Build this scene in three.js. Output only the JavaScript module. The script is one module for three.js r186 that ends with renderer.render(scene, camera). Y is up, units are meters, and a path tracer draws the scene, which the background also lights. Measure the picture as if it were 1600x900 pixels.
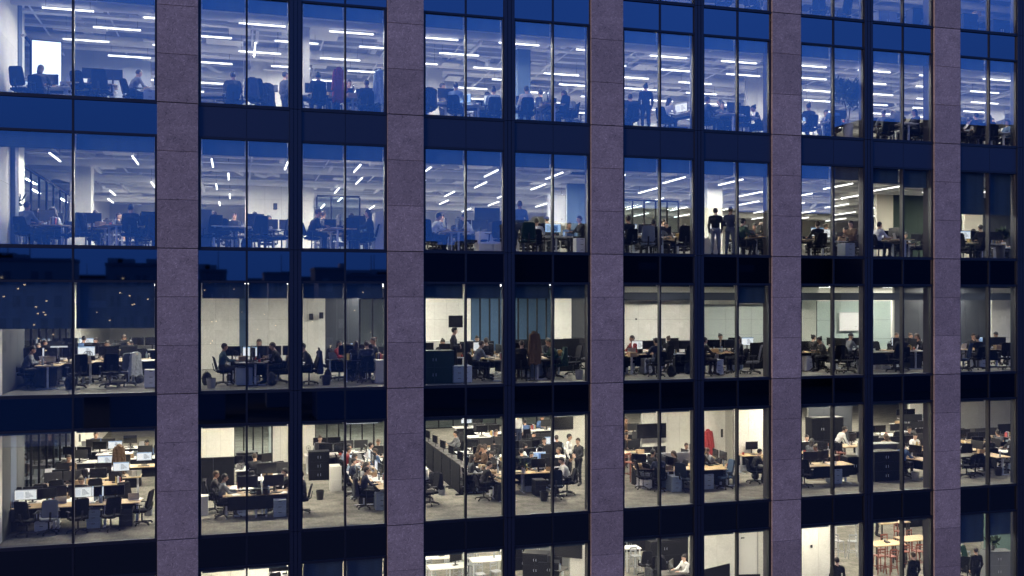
import * as THREE from 'three';
import { mergeGeometries } from 'three/addons/utils/BufferGeometryUtils.js';
import { RoundedBoxGeometry } from 'three/addons/geometries/RoundedBoxGeometry.js';
import { RectAreaLightUniformsLib } from 'three/addons/lights/RectAreaLightUniformsLib.js';

// ------------------------------------------------------------------ camera, sky, sun, exposure
const LENS = 1505, TURN = Math.atan(430 / 1505), EYE = 30.3;       // focal length in photo pixels, yaw, metres to the facade (plane z = 0)
const scene = new THREE.Scene();
const camera = new THREE.PerspectiveCamera(2 * Math.atan(450 / LENS) * 180 / Math.PI, 1600 / 900, 0.5, 900);
camera.position.set(0, 0, EYE);
camera.rotation.y = -TURN;
camera.setViewOffset(1600, 900, 0, -18, 1600, 900);                 // rising lens: verticals stay parallel
scene.add(camera);

// value noise
const hash = (x, y, z = 0) => { let n = Math.imul(x, 374761393) + Math.imul(y, 668265263) + Math.imul(z, 2147483647 ^ 0x5bd1e995) | 0; n = Math.imul(n ^ n >>> 13, 1274126177); return ((n ^ n >>> 16) >>> 0) / 4294967296; };
function vnoise(x, y, z = 0, wrap = 0) {
  const X = Math.floor(x), Y = Math.floor(y), Z = Math.floor(z), s = t => t * t * (3 - 2 * t), fx = s(x - X), fy = s(y - Y), fz = s(z - Z), m = v => wrap ? ((v % wrap) + wrap) % wrap : v;
  const L = (a, b, t) => a + (b - a) * t, c = (i, j, k) => hash(m(X + i), m(Y + j), Z + k);
  return L(L(L(c(0, 0, 0), c(1, 0, 0), fx), L(c(0, 1, 0), c(1, 1, 0), fx), fy), L(L(c(0, 0, 1), c(1, 0, 1), fx), L(c(0, 1, 1), c(1, 1, 1), fx), fy), fz);
}
const haze = (x, y, z) => vnoise(x, y, z);
const SUN_DIR = new THREE.Vector3(-0.84, 0.22, 0.50).normalize();
{
  const w = 256, h = 128, data = new Float32Array(w * h * 4);
  for (let j = 0; j < h; j++) for (let i = 0; i < w; i++) {
    const el = ((j + 0.5) / h - 0.5) * Math.PI, az = ((i + 0.5) / w - 0.5) * 2 * Math.PI;
    const y = Math.sin(el), x = Math.cos(el) * Math.cos(az), z = Math.cos(el) * Math.sin(az);
    const up = Math.max(0, y);
    let k = 0.8 + 0.75 * Math.min(1, up / 0.3) - 1.0 * Math.max(0, up - 0.34);   // dusk sky: dim band at the horizon, clearest blue above it
    k *= 0.80 + 0.26 * haze(x * 2.6 + 9, y * 9 + 4, z * 2.6 + 9) + 0.16 * haze(x * 7 + 30, y * 26 + 9, z * 7 + 30);   // thin streaky cloud
    let r = 0.036 * k, g = 0.142 * k, b = 0.66 * k;
    const s = Math.max(0, x * SUN_DIR.x + y * SUN_DIR.y + z * SUN_DIR.z), a = Math.pow(s, 16);
    r += 0.5 * a; g += 0.26 * a; b += 0.16 * a;                                  // afterglow
    const o = (j * w + i) * 4;
    data[o] = r; data[o + 1] = g; data[o + 2] = b; data[o + 3] = 1;
  }
  const sky = new THREE.DataTexture(data, w, h, THREE.RGBAFormat, THREE.FloatType);
  sky.mapping = THREE.EquirectangularReflectionMapping; sky.magFilter = THREE.LinearFilter; sky.minFilter = THREE.LinearFilter;
  sky.wrapS = THREE.RepeatWrapping; sky.needsUpdate = true;
  scene.background = sky; scene.environment = sky;
}
const sun = new THREE.DirectionalLight(new THREE.Color().setRGB(1, 0.74, 0.56), 1.15);
sun.position.copy(SUN_DIR).multiplyScalar(120); sun.target.position.set(10, 0, 0);
sun.castShadow = true; sun.shadow.radius = 34; sun.shadow.mapSize.set(2048, 2048);
Object.assign(sun.shadow.camera, { left: -70, right: 70, top: 70, bottom: -70, near: 1, far: 320 });
scene.add(sun, sun.target);

const renderer = new THREE.WebGLRenderer({ antialias: true });
renderer.setSize(1600, 900);
renderer.toneMapping = THREE.LinearToneMapping;
renderer.toneMappingExposure = 1.0;
renderer.shadowMap.enabled = true;
RectAreaLightUniformsLib.init();

// ------------------------------------------------------------------ helpers
let seed = 20240611;
const rnd = () => { seed |= 0; seed = seed + 0x6D2B79F5 | 0; let t = Math.imul(seed ^ seed >>> 15, 1 | seed); t = t + Math.imul(t ^ t >>> 7, 61 | t) ^ t; return ((t ^ t >>> 14) >>> 0) / 4294967296; };
const rr = (a, b) => a + (b - a) * rnd(), pick = a => a[Math.floor(rnd() * a.length)], RAD = Math.PI / 180;
const wx = (px, z) => (EYE - z) * Math.tan(TURN + Math.atan((px - 800) / LENS));       // sight line of a photo column cut at depth z
const pxOf = (x, z) => 800 + LENS * Math.tan(Math.atan(x / (EYE - z)) - TURN);
const taken = {};
const numbered = n => { const k = taken[n] = (taken[n] ?? -1) + 1; return k ? n + '_' + String(k).padStart(3, '0') : n; };
const col = (r, g, b) => new THREE.Color().setRGB(r, g, b);
const mats = {};
function mat(r, g, b, rough = 0.6, metal = 0, extra) {
  const key = [r, g, b, rough, metal, extra ? JSON.stringify(extra) : ''].join();
  return mats[key] ||= new THREE.MeshStandardMaterial({ color: col(r, g, b), roughness: rough, metalness: metal, ...extra });
}
const matte = (r, g, b, rough = 0.85) => mats['matte' + [r, g, b]] ||= new THREE.MeshPhysicalMaterial({ color: col(r, g, b), roughness: rough, specularIntensity: 0.25 });
function mesh(name, geo, m, parent = scene) {
  const o = new THREE.Mesh(geo, m); o.castShadow = o.receiveShadow = true;
  o.name = parent === scene ? numbered(name) : name; parent.add(o); return o;
}
const struct = o => { o.userData.kind = 'structure'; return o; };
const box = (x0, x1, y0, y1, z0, z1) => new THREE.BoxGeometry(x1 - x0, y1 - y0, z1 - z0).translate((x0 + x1) / 2, (y0 + y1) / 2, (z0 + z1) / 2);
const cbox = (w, h, d, x = 0, y = 0, z = 0, rx = 0, ry = 0, rz = 0) => { const g = new THREE.BoxGeometry(w, h, d); if (rx) g.rotateX(rx); if (ry) g.rotateY(ry); if (rz) g.rotateZ(rz); return g.translate(x, y, z); };
const rbox = (w, h, d, r, x = 0, y = 0, z = 0) => new RoundedBoxGeometry(w, h, d, r > 0.03 ? 2 : 1, r).translate(x, y, z);
const cyl = (r0, r1, h, n = 12, x = 0, y = 0, z = 0) => new THREE.CylinderGeometry(r0, r1, h, n).translate(x, y, z);
const merge = list => mergeGeometries(list.map(g => { g = g.index ? g.toNonIndexed() : g; for (const k of Object.keys(g.attributes)) if (!['position', 'normal', 'uv'].includes(k)) g.deleteAttribute(k); return g; }), false);
function bar(a, b, w, d = w, n = 0) {                                  // a bar from a to b
  const va = new THREE.Vector3(...a), vb = new THREE.Vector3(...b), L = va.distanceTo(vb);
  const g = n ? new THREE.CylinderGeometry(d, w, L, n) : new THREE.BoxGeometry(w, L, d);
  return g.applyQuaternion(new THREE.Quaternion().setFromUnitVectors(new THREE.Vector3(0, 1, 0), vb.clone().sub(va).normalize())).translate(...va.clone().add(vb).multiplyScalar(0.5).toArray());
}
const cache = {};
const memo = (k, f) => cache[k] ||= f();
function tex(n, f, srgb, rx = 1, ry = 1) {                              // computed texture; f(u, v) -> [r, g, b] 0..1
  const d = new Uint8Array(n * n * 4);
  for (let j = 0; j < n; j++) for (let i = 0; i < n; i++) { const c = f(i / n, j / n), o = (j * n + i) * 4; for (let k = 0; k < 3; k++) d[o + k] = Math.max(0, Math.min(255, c[k] * 255)); d[o + 3] = 255; }
  const t = new THREE.DataTexture(d, n, n, THREE.RGBAFormat); t.wrapS = t.wrapT = THREE.RepeatWrapping; t.magFilter = THREE.LinearFilter; t.minFilter = THREE.LinearFilter;
  if (srgb) t.colorSpace = THREE.SRGBColorSpace; t.repeat.set(rx, ry); t.needsUpdate = true; return t;
}
function metric(geo, s = 1) {                                           // uv in metres from position and normal
  const p = geo.attributes.position, nn = geo.attributes.normal, uv = new Float32Array(p.count * 2);
  for (let i = 0; i < p.count; i++) {
    const ax = Math.abs(nn.getX(i)), ay = Math.abs(nn.getY(i)), az = Math.abs(nn.getZ(i));
    const [u, v] = az >= ax && az >= ay ? [p.getX(i), p.getY(i)] : ax >= ay ? [p.getZ(i), p.getY(i)] : [p.getX(i), p.getZ(i)];
    uv[2 * i] = u * s; uv[2 * i + 1] = v * s;
  }
  geo.setAttribute('uv', new THREE.BufferAttribute(uv, 2)); return geo;
}
// ------------------------------------------------------------------ registry: labels are finished at the end of the script
const things = [];
function thing(name, label, category, group, x, y, z, yaw = 0, row = null) {
  const o = new THREE.Group(); o.name = numbered(name); o.position.set(x, y, z); o.rotation.y = yaw; scene.add(o);
  o.userData = { label, category, group }; if (!group) delete o.userData.group;
  if (row !== null) things.push({ o, row, x, y, z }); return o;
}

// ------------------------------------------------------------------ measures of the building
const STOREY = 4.32, BAY = 6.82, COL0 = -2.26, COLW = 1.15;
const sill = r => 1.58 + STOREY * (2 - r), head = r => sill(r) + 3.24, floorY = r => sill(r) - 0.07;
const ROWS = [0, 1, 2, 3, 4, 5], LEFT = -16, RIGHT = 48, DEEP = -27;
// ------------------------------------------------------------------ materials of the facade
const arcs = new Float32Array(1024 * 1024);                             // short curled veins, light and dark, wrapped round the tile
for (let q = 0; q < 1500; q++) {
  const cx = rr(0, 1024), cy = rr(0, 1024), R = rr(16, 60), a0 = rr(0, 6.28), span = rr(0.5, 1.9), v = (rnd() < 0.6 ? 1 : -1) * rr(0.25, 1), t = rr(1.2, 3.2);
  for (let s = 0; s <= 1; s += 1 / (R * span)) { const a = a0 + s * span, fade = Math.sin(Math.PI * s), x = cx + R * Math.cos(a) * (1 + 0.3 * s), y = cy + R * Math.sin(a); for (let j = -4; j <= 4; j++) for (let i = -4; i <= 4; i++) { const w = Math.exp(-(i * i + j * j) / (t * t)) * fade * 0.28 * v, o = ((Math.floor(y) + j + 2048) % 1024) * 1024 + (Math.floor(x) + i + 2048) % 1024; arcs[o] = Math.max(-1, Math.min(1, arcs[o] + w)); } }
}
for (let q = 0; q < 9; q++) {                                            // a few long dark cracks
  let x = rr(0, 1024), y = rr(0, 1024), a = rr(0, 6.28); for (let s = 0; s < 170; s++) { a += rr(-0.22, 0.22); x += Math.cos(a); y += Math.sin(a); for (let j = -1; j <= 1; j++) for (let i = -1; i <= 1; i++) { const o = ((Math.floor(y) + j + 4096) % 1024) * 1024 + (Math.floor(x) + i + 4096) % 1024; arcs[o] = Math.max(-1, arcs[o] - (i || j ? 0.2 : 0.5)); } }
}
const stoneH = (u, v) => 0.25 * vnoise(u * 7, v * 7, 1, 7) + 0.35 * vnoise(u * 60, v * 60, 2, 60) + 0.4 * vnoise(u * 240, v * 240, 5, 240), arcAt = (u, v) => arcs[Math.floor(v * 1024) * 1024 + Math.floor(u * 1024)];
const stoneMap = tex(1024, (u, v) => {
  const c = arcAt(u, v), h = stoneH(u, v), sp = vnoise(u * 300, v * 300, 8, 300) > 0.88 ? 0.08 : 0, k = 0.60 + 0.22 * (h - 0.5) + (c > 0 ? 0.19 * c : 0.21 * c) + sp;
  return [k * 1.03, k * 0.975, k * 0.96];
}, true, 0.5, 0.5);
const stoneBump = tex(1024, (u, v) => { const h = stoneH(u, v) * 0.6 + 0.4 * (0.5 + 0.5 * arcAt(u, v)); return [h, h, h]; }, false, 0.5, 0.5);
const stoneM = [1.0, 0.89, 1.09, 0.96].map(k => new THREE.MeshStandardMaterial({ color: col(1.0 * k, 0.88 * k, 0.70 * k), map: stoneMap, bumpMap: stoneBump, bumpScale: 0.004, roughness: 0.62 }));
const jointM = mat(0.035, 0.032, 0.036, 0.9);
const frameM = mat(0.008, 0.010, 0.016, 0.45, 0.0), postM = mat(0.014, 0.018, 0.030, 0.40, 0.0), spandrelMetalM = mat(0.018, 0.026, 0.045, 0.40, 0.0);
const glassM = new THREE.MeshPhysicalMaterial({ color: col(0.96, 0.975, 0.98), roughness: 0.0, transmission: 1, thickness: 0, ior: 2.3 });
const spandrelGlassM = new THREE.MeshStandardMaterial({ color: col(0.165, 0.175, 0.19), roughness: 0.02, metalness: 1 });   // back-painted mirror-coated glass
const weave = tex(128, (u, v) => { const k = 0.74 + 0.3 * (vnoise(u * 4, v * 40, 4, 4) - 0.5) + 0.14 * (vnoise(u * 64, v * 64, 4, 64) - 0.5); return [k, k, k]; }, true, 2, 2);
const blindM = new THREE.MeshStandardMaterial({ color: col(0.10, 0.18, 0.20), map: weave, roughness: 0.85 });

// ------------------------------------------------------------------ the office building's skin
const building = new THREE.Group(); building.name = 'office_building'; scene.add(building);
building.userData = { label: 'office building with pale stone columns and floor-to-ceiling glazing, most floors lit', category: 'building' };
const TOP = sill(0) + STOREY + 1, BOTTOM = sill(5) - 5.6;

// stone columns: a recessed core with three proud panels per storey
for (let k = -2; k <= 5; k++) {
  const x0 = COL0 + k * BAY, core = mesh('stone_column', box(x0 + 0.012, x0 + COLW - 0.012, BOTTOM - 4, TOP, -0.55, 0.075), jointM, building);
  for (let r = 0; r < 3 * 7; r++) {
    const y1 = sill(0) + STOREY - 0.06 - r * STOREY / 3, y0 = y1 - STOREY / 3, g0 = r % 3 === 2 ? 0.013 : 0.005, g1 = r % 3 === 0 ? 0.013 : 0.005;
    if (y0 < BOTTOM - 4) break;
    const sharp = memo('stone' + [g0, g1], () => rbox(COLW, STOREY / 3 - g0 - g1, 0.09, 0.007));
    const key = k * 40 + r, g = memo('stoneu' + ((key * 7) % 11) + [g0, g1], () => { const q = metric(sharp.clone()), uv = q.attributes.uv; for (let i = 0; i < uv.count; i++) uv.setXY(i, uv.getX(i) + ((key * 7) % 11) * 0.37, uv.getY(i) + ((key * 7) % 11) * 0.71); return q; });
    const p = mesh('stone_panel', g, stoneM[Math.floor(hash(k + 9, r) * 4)], core);
    p.position.set(x0 + COLW / 2, (y0 + y1) / 2 + (g0 - g1) / 2, 0.055 + 0.004 * hash(r, k + 30));
  }
}
// bays: for each bay the glazed spans [x0, x1] between frame members, the wide posts
const bayOf = k => {                                                  // k = 0 is the bay at the left edge of the photograph
  const c = COL0 + (k - 1) * BAY;
  return k === 0 ? { panes: [[c + 2.25 - 0.3, c + 4.49], [c + 4.55, c + 6.75]], from: c + COLW, to: c + BAY, post: [c + COLW + 0.02, c + 1.85], pairs: [[0, 1]] }
    : { panes: [[c + 1.23, c + 2.52], [c + 2.58, c + 3.78], [c + 4.21, c + 5.48], [c + 5.54, c + 6.73]], from: c + COLW, to: c + BAY, post: [c + 3.82, c + 4.17], pairs: [[0, 1], [2, 3]] };
};
const dropOf = (r, k, p) => r === 3 ? (k === 0 ? 1.33 : k >= 3 ? (k === 3 && p === 3 ? 0.62 : 0.04) : 0.45) : r === 2 ? (k === 5 ? 1.56 : k === 4 && p > 1 ? (p === 2 ? 0.5 : 0.62) : 0.43) : r === 1 || r === 0 ? 0.36 : r === 5 ? (k === 1 && p > 1 ? 3.1 : k === 5 ? (p === 0 ? 1.1 : 0.9) : k === 0 ? 2.6 : 0.1) : 0.06;
for (let k = -1; k <= 5; k++) {
  const B = bayOf(Math.max(k, 0)), dx = k < 0 ? -BAY : 0;
  const [pa, pb] = [B.post[0] + dx, B.post[1] + dx];
  if (k !== 0 || true) {
    // post: a cover with two grooves, jointed at each sill
    for (const r of ROWS) {
      const y0 = sill(r) - 0.05, y1 = y0 + STOREY - 0.014, w = pb - pa;
      const g = merge([box(pa, pa + w * 0.3, y0, y1, -0.3, 0.06), box(pa + w * 0.3, pa + w * 0.36, y0, y1, -0.3, 0.03), box(pa + w * 0.36, pa + w * 0.64, y0, y1, -0.3, 0.06), box(pa + w * 0.64, pa + w * 0.7, y0, y1, -0.3, 0.03), box(pa + w * 0.7, pb, y0, y1, -0.3, 0.06)]);
      mesh('mullion_post', g, postM, building);
    }
  }
  for (const r of ROWS) for (const [i0, i1] of B.pairs) {
    const spans = B.panes.slice(i0, i1 + 1).map(s => [s[0] + dx, s[1] + dx]);
    const L = k === 0 ? spans[0][0] - 0.06 : i0 === 0 ? B.from + dx + 0.002 : pb + 0.002, R = i0 === 0 && k !== 0 ? pa - 0.002 : B.to + dx - 0.002;
    const y0 = sill(r), y1 = head(r), rail = [];
    // window frame: jambs, bottom and top rail, thin mullion with depth
    rail.push(box(L, R, y0 - 0.10, y0, -0.17, 0.035), box(L, R, y1, y1 + 0.07, -0.17, 0.03));
    rail.push(box(L, spans[0][0], y0 + 0.001, y1 - 0.001, -0.16, 0.02), box(spans.at(-1)[1], R, y0 + 0.001, y1 - 0.001, -0.16, 0.02));
    for (let i = 1; i < spans.length; i++) rail.push(box(spans[i - 1][1], spans[i][0], y0 + 0.001, y1 - 0.001, -0.16, 0.025));
    const win = mesh('window', merge(rail), frameM, building);
    spans.forEach((s, i) => {
      const tx = rr(-0.0022, 0.0022), ty = rr(-0.003, 0.003), sheet = z => { const q = mesh('pane', memo('sheet' + (s[1] - s[0]).toFixed(3), () => new THREE.PlaneGeometry(s[1] - s[0] + 0.01, y1 - y0 + 0.01)), glassM, win); q.position.set((s[0] + s[1]) / 2, (y0 + y1) / 2, z); q.rotation.set(tx, ty, 0); };
      sheet(-0.03);                                                      // each unit sits a hair out of true
      sheet(-0.052);   // inner sheet of the double glazing
      const drop = dropOf(r, Math.max(k, 0), i0 + i);
      const bl = mesh('roller_blind', metric(merge([box(s[0] + 0.03, s[1] - 0.03, y1 - drop, y1 + 0.05, -0.215, -0.211), box(s[0] + 0.03, s[1] - 0.03, y1 - drop - 0.018, y1 - drop - 0.001, -0.222, -0.204)])), blindM, win);
    });
    // spandrel above this window (below the next storey's sill)
    const metal = r === 2 && k >= 1, sp0 = y1 + 0.072, sp1 = sill(r - 1) - 0.102;
    const sp = mesh('spandrel', box(L, R, sp0, sp1, -0.16, -0.06), jointM, building);
    spans.forEach((s, i) => {
      const a = i === 0 ? L + 0.002 : (spans[i - 1][1] + s[0]) / 2 + (metal ? 0.006 : 0.03), b = i === spans.length - 1 ? R - 0.002 : (s[1] + spans[i + 1][0]) / 2 - (metal ? 0.006 : 0.03);
      { const q = mesh('spandrel_panel', box(a, b, sp0 + 0.004, sp1 - 0.004, -0.059, metal ? 0.008 : -0.02).translate(-(a + b) / 2, -(sp0 + sp1) / 2, 0), metal ? spandrelMetalM : spandrelGlassM, sp); q.position.set((a + b) / 2, (sp0 + sp1) / 2, 0.002); q.rotation.set(rr(-0.003, 0.003), rr(-0.003, 0.003), 0); }
      if (i && !metal) mesh('spandrel_mullion', box(a - 0.058, a - 0.002, sp0 + 0.001, sp1 - 0.001, -0.059, 0.02), frameM, sp);
    });
  }
}
// base wall below the last storey
mesh('base_wall', box(COL0 - 2 * BAY, COL0 + 6 * BAY, BOTTOM - 4, sill(5) - 0.11, -0.5, -0.05), postM, building);
// ------------------------------------------------------------------ floors, ceilings, walls
const carpetMap = tex(512, (u, v) => {
  const t = (Math.floor(u * 4) + Math.floor(v * 4)), q = hash(Math.floor(u * 4), Math.floor(v * 4), 5) * 0.05;
  const k = 0.62 + 0.16 * (vnoise(u * 9, v * 9, 6, 9) - 0.5) + 0.2 * (vnoise(u * 170, v * 170, 7, 170) - 0.5) + 0.1 * (vnoise(u * 40, v * 12, 2, 4) - 0.5) + q;
  return [k, k * 0.985, k * 0.95];
}, true, 0.5, 0.5);
const carpetM = new THREE.MeshStandardMaterial({ color: col(0.50, 0.49, 0.46), map: carpetMap, roughness: 0.95 });
const wallMap = tex(256, (u, v) => { const k = 0.90 + 0.05 * (vnoise(u * 5, v * 5, 1, 5) - 0.5) + 0.05 * (vnoise(u * 60, v * 60, 2, 60) - 0.5); return [k, k * 0.995, k * 0.975]; }, true, 0.4, 0.4);
const wallM = new THREE.MeshStandardMaterial({ color: col(0.93, 0.93, 0.91), map: wallMap, roughness: 0.8 });
const ceilM = new THREE.MeshStandardMaterial({ color: col(0.30, 0.31, 0.34), map: wallMap, roughness: 0.9 });
const slabEdgeM = mat(0.2, 0.2, 0.2, 0.9), beamM = mat(0.58, 0.59, 0.62, 0.8), ductM = mat(0.78, 0.78, 0.78, 0.5), raftM = mat(0.88, 0.88, 0.87, 0.8), darkBeamM = mat(0.10, 0.13, 0.2, 0.7);
const seamM = mat(0.30, 0.30, 0.29, 0.9), darkWallM = mat(0.045, 0.05, 0.06, 0.6), blackM = matte(0.012, 0.012, 0.014), blueWallM = mat(0.08, 0.14, 0.24, 0.7), bulkM = mat(0.022, 0.03, 0.05, 0.8);
const obstacles = [];                                                   // full-height walls and pillars in plan, so that no lamp hangs through them

for (const r of [...ROWS, 6]) {
  const fy = floorY(r), floor = struct(mesh('office_floor', metric(box(LEFT, RIGHT, fy - 0.34, fy, DEEP, -0.24)), carpetM));
  floor.userData.label = 'grey carpeted office floor';
}
for (const r of ROWS) {
  const cy = floorY(r - 1) - 0.345;                                    // underside of the slab above
  const c = struct(mesh('office_ceiling', metric(box(LEFT, RIGHT, cy - 0.02, cy, DEEP, -0.26)), ceilM));
  if (r > 3) continue;
  for (let i = 0; i < 9; i++) mesh('ceiling_beam', box(LEFT, RIGHT, cy - 0.36, cy - 0.021, -3.5 - i * 2.7, -3.2 - i * 2.7), beamM, c);
  for (let i = 0; i < 15; i++) { const x = COL0 + (i - 1) * BAY / 2 + 0.4; mesh('ceiling_rib', box(x, x + 0.2, cy - 0.28, cy - 0.021, DEEP + 0.1, -0.6), beamM, c); }
  if (r > 2) continue;
  for (let i = 0; i < 5; i++) {                                        // ducts and cable trays along the facade
    const z = -2.2 - i * 4.3, y = cy - 0.62;
    mesh('air_duct', new THREE.CylinderGeometry(0.17, 0.17, RIGHT - LEFT - 1, 14).rotateZ(Math.PI / 2).translate((LEFT + RIGHT) / 2, y, z), ductM, c);
    mesh('cable_tray', merge([box(LEFT, RIGHT, y + 0.05, y + 0.07, z - 1.7, z - 1.4), box(LEFT, RIGHT, y + 0.07, y + 0.13, z - 1.7, z - 1.685), box(LEFT, RIGHT, y + 0.07, y + 0.13, z - 1.415, z - 1.4)]), ductM, c);
  }
  for (let i = 0; i < 9; i++) { const z = -1.5 - i * 1.7, y = cy - rr(0.42, 0.7); mesh('pipe', new THREE.CylinderGeometry(0.035, 0.035, RIGHT - LEFT - 1, 6).rotateZ(Math.PI / 2).translate((LEFT + RIGHT) / 2, y, z), ductM, c); }
  for (let i = 0; i < 18; i++) { const x = -6.2 + i * 2.3 + rr(-0.3, 0.3), y = cy - rr(0.4, 0.62); mesh('pipe', new THREE.CylinderGeometry(0.03, 0.03, 16, 6).rotateX(Math.PI / 2).translate(x, y, -9.5), ductM, c); }
  for (let i = 0; i < 190; i++) {                                       // hung white panels, branches and hoses
    const z = rr(-19, -2.2), x = rr(-7.5, 30 - z), y = cy - rr(0.4, 0.75);
    if (rnd() < 0.45) mesh('ceiling_raft', rbox(rr(0.5, 1.3), 0.03, rr(0.5, 0.9), 0.01, x, y, z), raftM, c);
    else if (rnd() < 0.7) mesh('ceiling_baffle', rnd() < 0.6 ? rbox(rr(1.2, 3), 0.08, 0.1, 0.01, x, y - 0.1, z) : rbox(0.1, 0.08, rr(1.2, 3), 0.01, x, y - 0.1, z), raftM, c);
    else {
      const p = [0, 1, 2, 3].map(t => new THREE.Vector3(x + t * rr(0.2, 0.45), y + rr(-0.12, 0.1), z - t * rr(0.1, 0.6)));
      mesh('air_hose', new THREE.TubeGeometry(new THREE.CatmullRomCurve3(p), 12, rr(0.05, 0.1), 8), ductM, c);
    }
  }
}
const shell = struct(mesh('back_wall', box(LEFT, RIGHT, floorY(6), sill(0) + 4, DEEP - 0.3, DEEP), wallM));
struct(mesh('end_wall', box(LEFT - 0.3, LEFT, floorY(6), sill(0) + 4, DEEP, -0.25), wallM));
struct(mesh('end_wall', box(RIGHT, RIGHT + 0.3, floorY(6), sill(0) + 4, DEEP, -0.25), wallM));

// a wall across or along the plan, faced with panels; a, b = plan points [x, z]
function panelWall(r, a, b, cols, rows, { m = wallM, y0 = 0, y1 = 3.96, t = 0.12, name = 'partition_wall', seam = seamM, piece = 'wall_panel', gap = 0.008 } = {}) {
  if (y1 > 3) obstacles.push([r, a, b]);
  const L = Math.hypot(b[0] - a[0], b[1] - a[1]), w = struct(mesh(name, cbox(L, y1 - y0, t), seam)), fy = floorY(r) + 0.001;
  w.position.set((a[0] + b[0]) / 2, fy + (y0 + y1) / 2, (a[1] + b[1]) / 2); w.rotation.y = -Math.atan2(b[1] - a[1], b[0] - a[0]);
  const pw = L / cols, ph = (y1 - y0) / rows, g = metric(cbox(pw - gap, ph - gap, 0.02));
  for (const s of [-1, 1]) for (let i = 0; i < cols; i++) for (let j = 0; j < rows; j++) mesh(piece, g, m, w).position.set(-L / 2 + (i + 0.5) * pw, -(y1 - y0) / 2 + (j + 0.5) * ph, s * (t / 2 + 0.009));
  return w;
}
const pane2M = new THREE.MeshPhysicalMaterial({ color: col(0.72, 0.82, 0.86), roughness: 0.0, transmission: 1, thickness: 0, ior: 1.5 });
function glassWall(r, a, b, cols, { y1 = 2.9, m = pane2M } = {}) {      // framed glass partition
  const L = Math.hypot(b[0] - a[0], b[1] - a[1]), fy = floorY(r) + 0.001, pw = L / cols, f = [cbox(L, 0.08, 0.07, 0, y1 - 0.04), cbox(L, 0.06, 0.07, 0, 0.03)];
  for (let i = 0; i <= cols; i++) f.push(cbox(0.06, y1 - 0.142, 0.07, -L / 2 + i * pw, y1 / 2 - 0.01));
  const w = struct(mesh('glass_partition', merge(f), blackM)); w.position.set((a[0] + b[0]) / 2, fy, (a[1] + b[1]) / 2); w.rotation.y = -Math.atan2(b[1] - a[1], b[0] - a[0]);
  for (let i = 0; i < cols; i++) mesh('pane', new THREE.PlaneGeometry(pw - 0.055, y1 - 0.13).translate(-L / 2 + (i + 0.5) * pw, y1 / 2 - 0.01, 0), m, w);
  return w;
}
function pillar(r, x, z, w, d, m = wallM) { obstacles.push([r, [x - w / 2, z], [x + w / 2, z]]); const p = struct(mesh('pillar', metric(rbox(w, 3.955, d, 0.015)), m)); p.position.set(x, floorY(r) + 1.979, z); return p; }

for (const r of ROWS) {
  // the wall along the left of the open floor, white panels then glass
  if (r > 2) { panelWall(r, [-6.72, -0.3], [-6.72, -1.1], 1, 2); panelWall(r, [-6.72, -1.1], [-6.72, -4.2], 3, 1, { m: darkWallM }); }
  else panelWall(r, [-6.72, -0.3], [-6.72, -4.2], 3, 2);
  glassWall(r, [-6.72, -4.25], [-6.72, -14], 7);
  panelWall(r, [-6.72, -14.1], [-6.72, -26], 8, 2);
}
for (const [a, b] of [[930, 1211], [1216, 1460], [1485, 1600]]) struct(mesh('bulkhead', box(wx(a, -5.9), wx(b, -5.9), floorY(3) + 2.78, floorY(3) + 3.10, -6.3, -5.9), bulkM)).userData.label = 'dark blue bulkhead under the ceiling';
// core and rooms, storey by storey
panelWall(1, [wx(384, -9), -9], [wx(482, -9), -9], 3, 3); panelWall(1, [wx(384, -9), -9.1], [wx(384, -9), -16], 4, 2);
pillar(1, wx(478, -3.2), -3.2, 0.22, 0.4); pillar(1, wx(816, -4), -4, 0.5, 0.5, blueWallM); pillar(1, wx(675, -8), -8, 0.8, 0.3);
panelWall(1, [wx(1165, -6), -6], [wx(1200, -6), -6], 2, 2); panelWall(1, [wx(985, -14), -14], [wx(1040, -14), -14], 3, 1);
panelWall(1, [wx(1215, -9), -9], [wx(1292, -9), -9], 4, 1); panelWall(1, [-6.6, -9.3], [wx(236, -9.3), -9.3], 5, 2, { m: mat(0.42, 0.46, 0.55, 0.8) });
panelWall(1, [wx(1540, -7), -7], [wx(1568, -7), -7], 1, 2);
panelWall(2, [wx(388, -11), -11], [wx(490, -11), -11], 4, 3); panelWall(2, [wx(388, -11), -11.1], [wx(388, -11), -17], 4, 2); pillar(2, wx(128, -8), -8, 0.72, 0.72);
pillar(2, wx(17, -2.4), -2.4, 0.35, 0.5, darkBeamM); pillar(1, wx(20, -3.4), -3.4, 0.45, 0.5, darkBeamM);
glassWall(2, [wx(495, -11), -11], [wx(562, -11), -11], 3); panelWall(2, [wx(885, -7), -7], [wx(925, -7), -7], 2, 1, { m: blueWallM });
glassWall(2, [wx(970, -9), -9], [wx(1060, -9), -9], 5); pillar(2, wx(1112, -6), -6, 0.7, 0.6); pillar(2, wx(960, -9), -9, 0.6, 0.6);
panelWall(2, [wx(1368, -7), -7], [wx(1394, -7), -7], 1, 1, { m: mat(0.62, 0.58, 0.48, 0.8) }); panelWall(2, [wx(1505, -7), -7], [wx(1533, -7), -7], 1, 1, { m: mat(0.62, 0.58, 0.48, 0.8) });
panelWall(2, [wx(1394, -7.3), -7.3], [wx(1450, -7.3), -7.3], 3, 1, { m: mat(0.018, 0.036, 0.022, 0.8) }); panelWall(2, [wx(1534, -7.3), -7.3], [wx(1600, -7.3), -7.3], 3, 1, { m: darkWallM });
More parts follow.
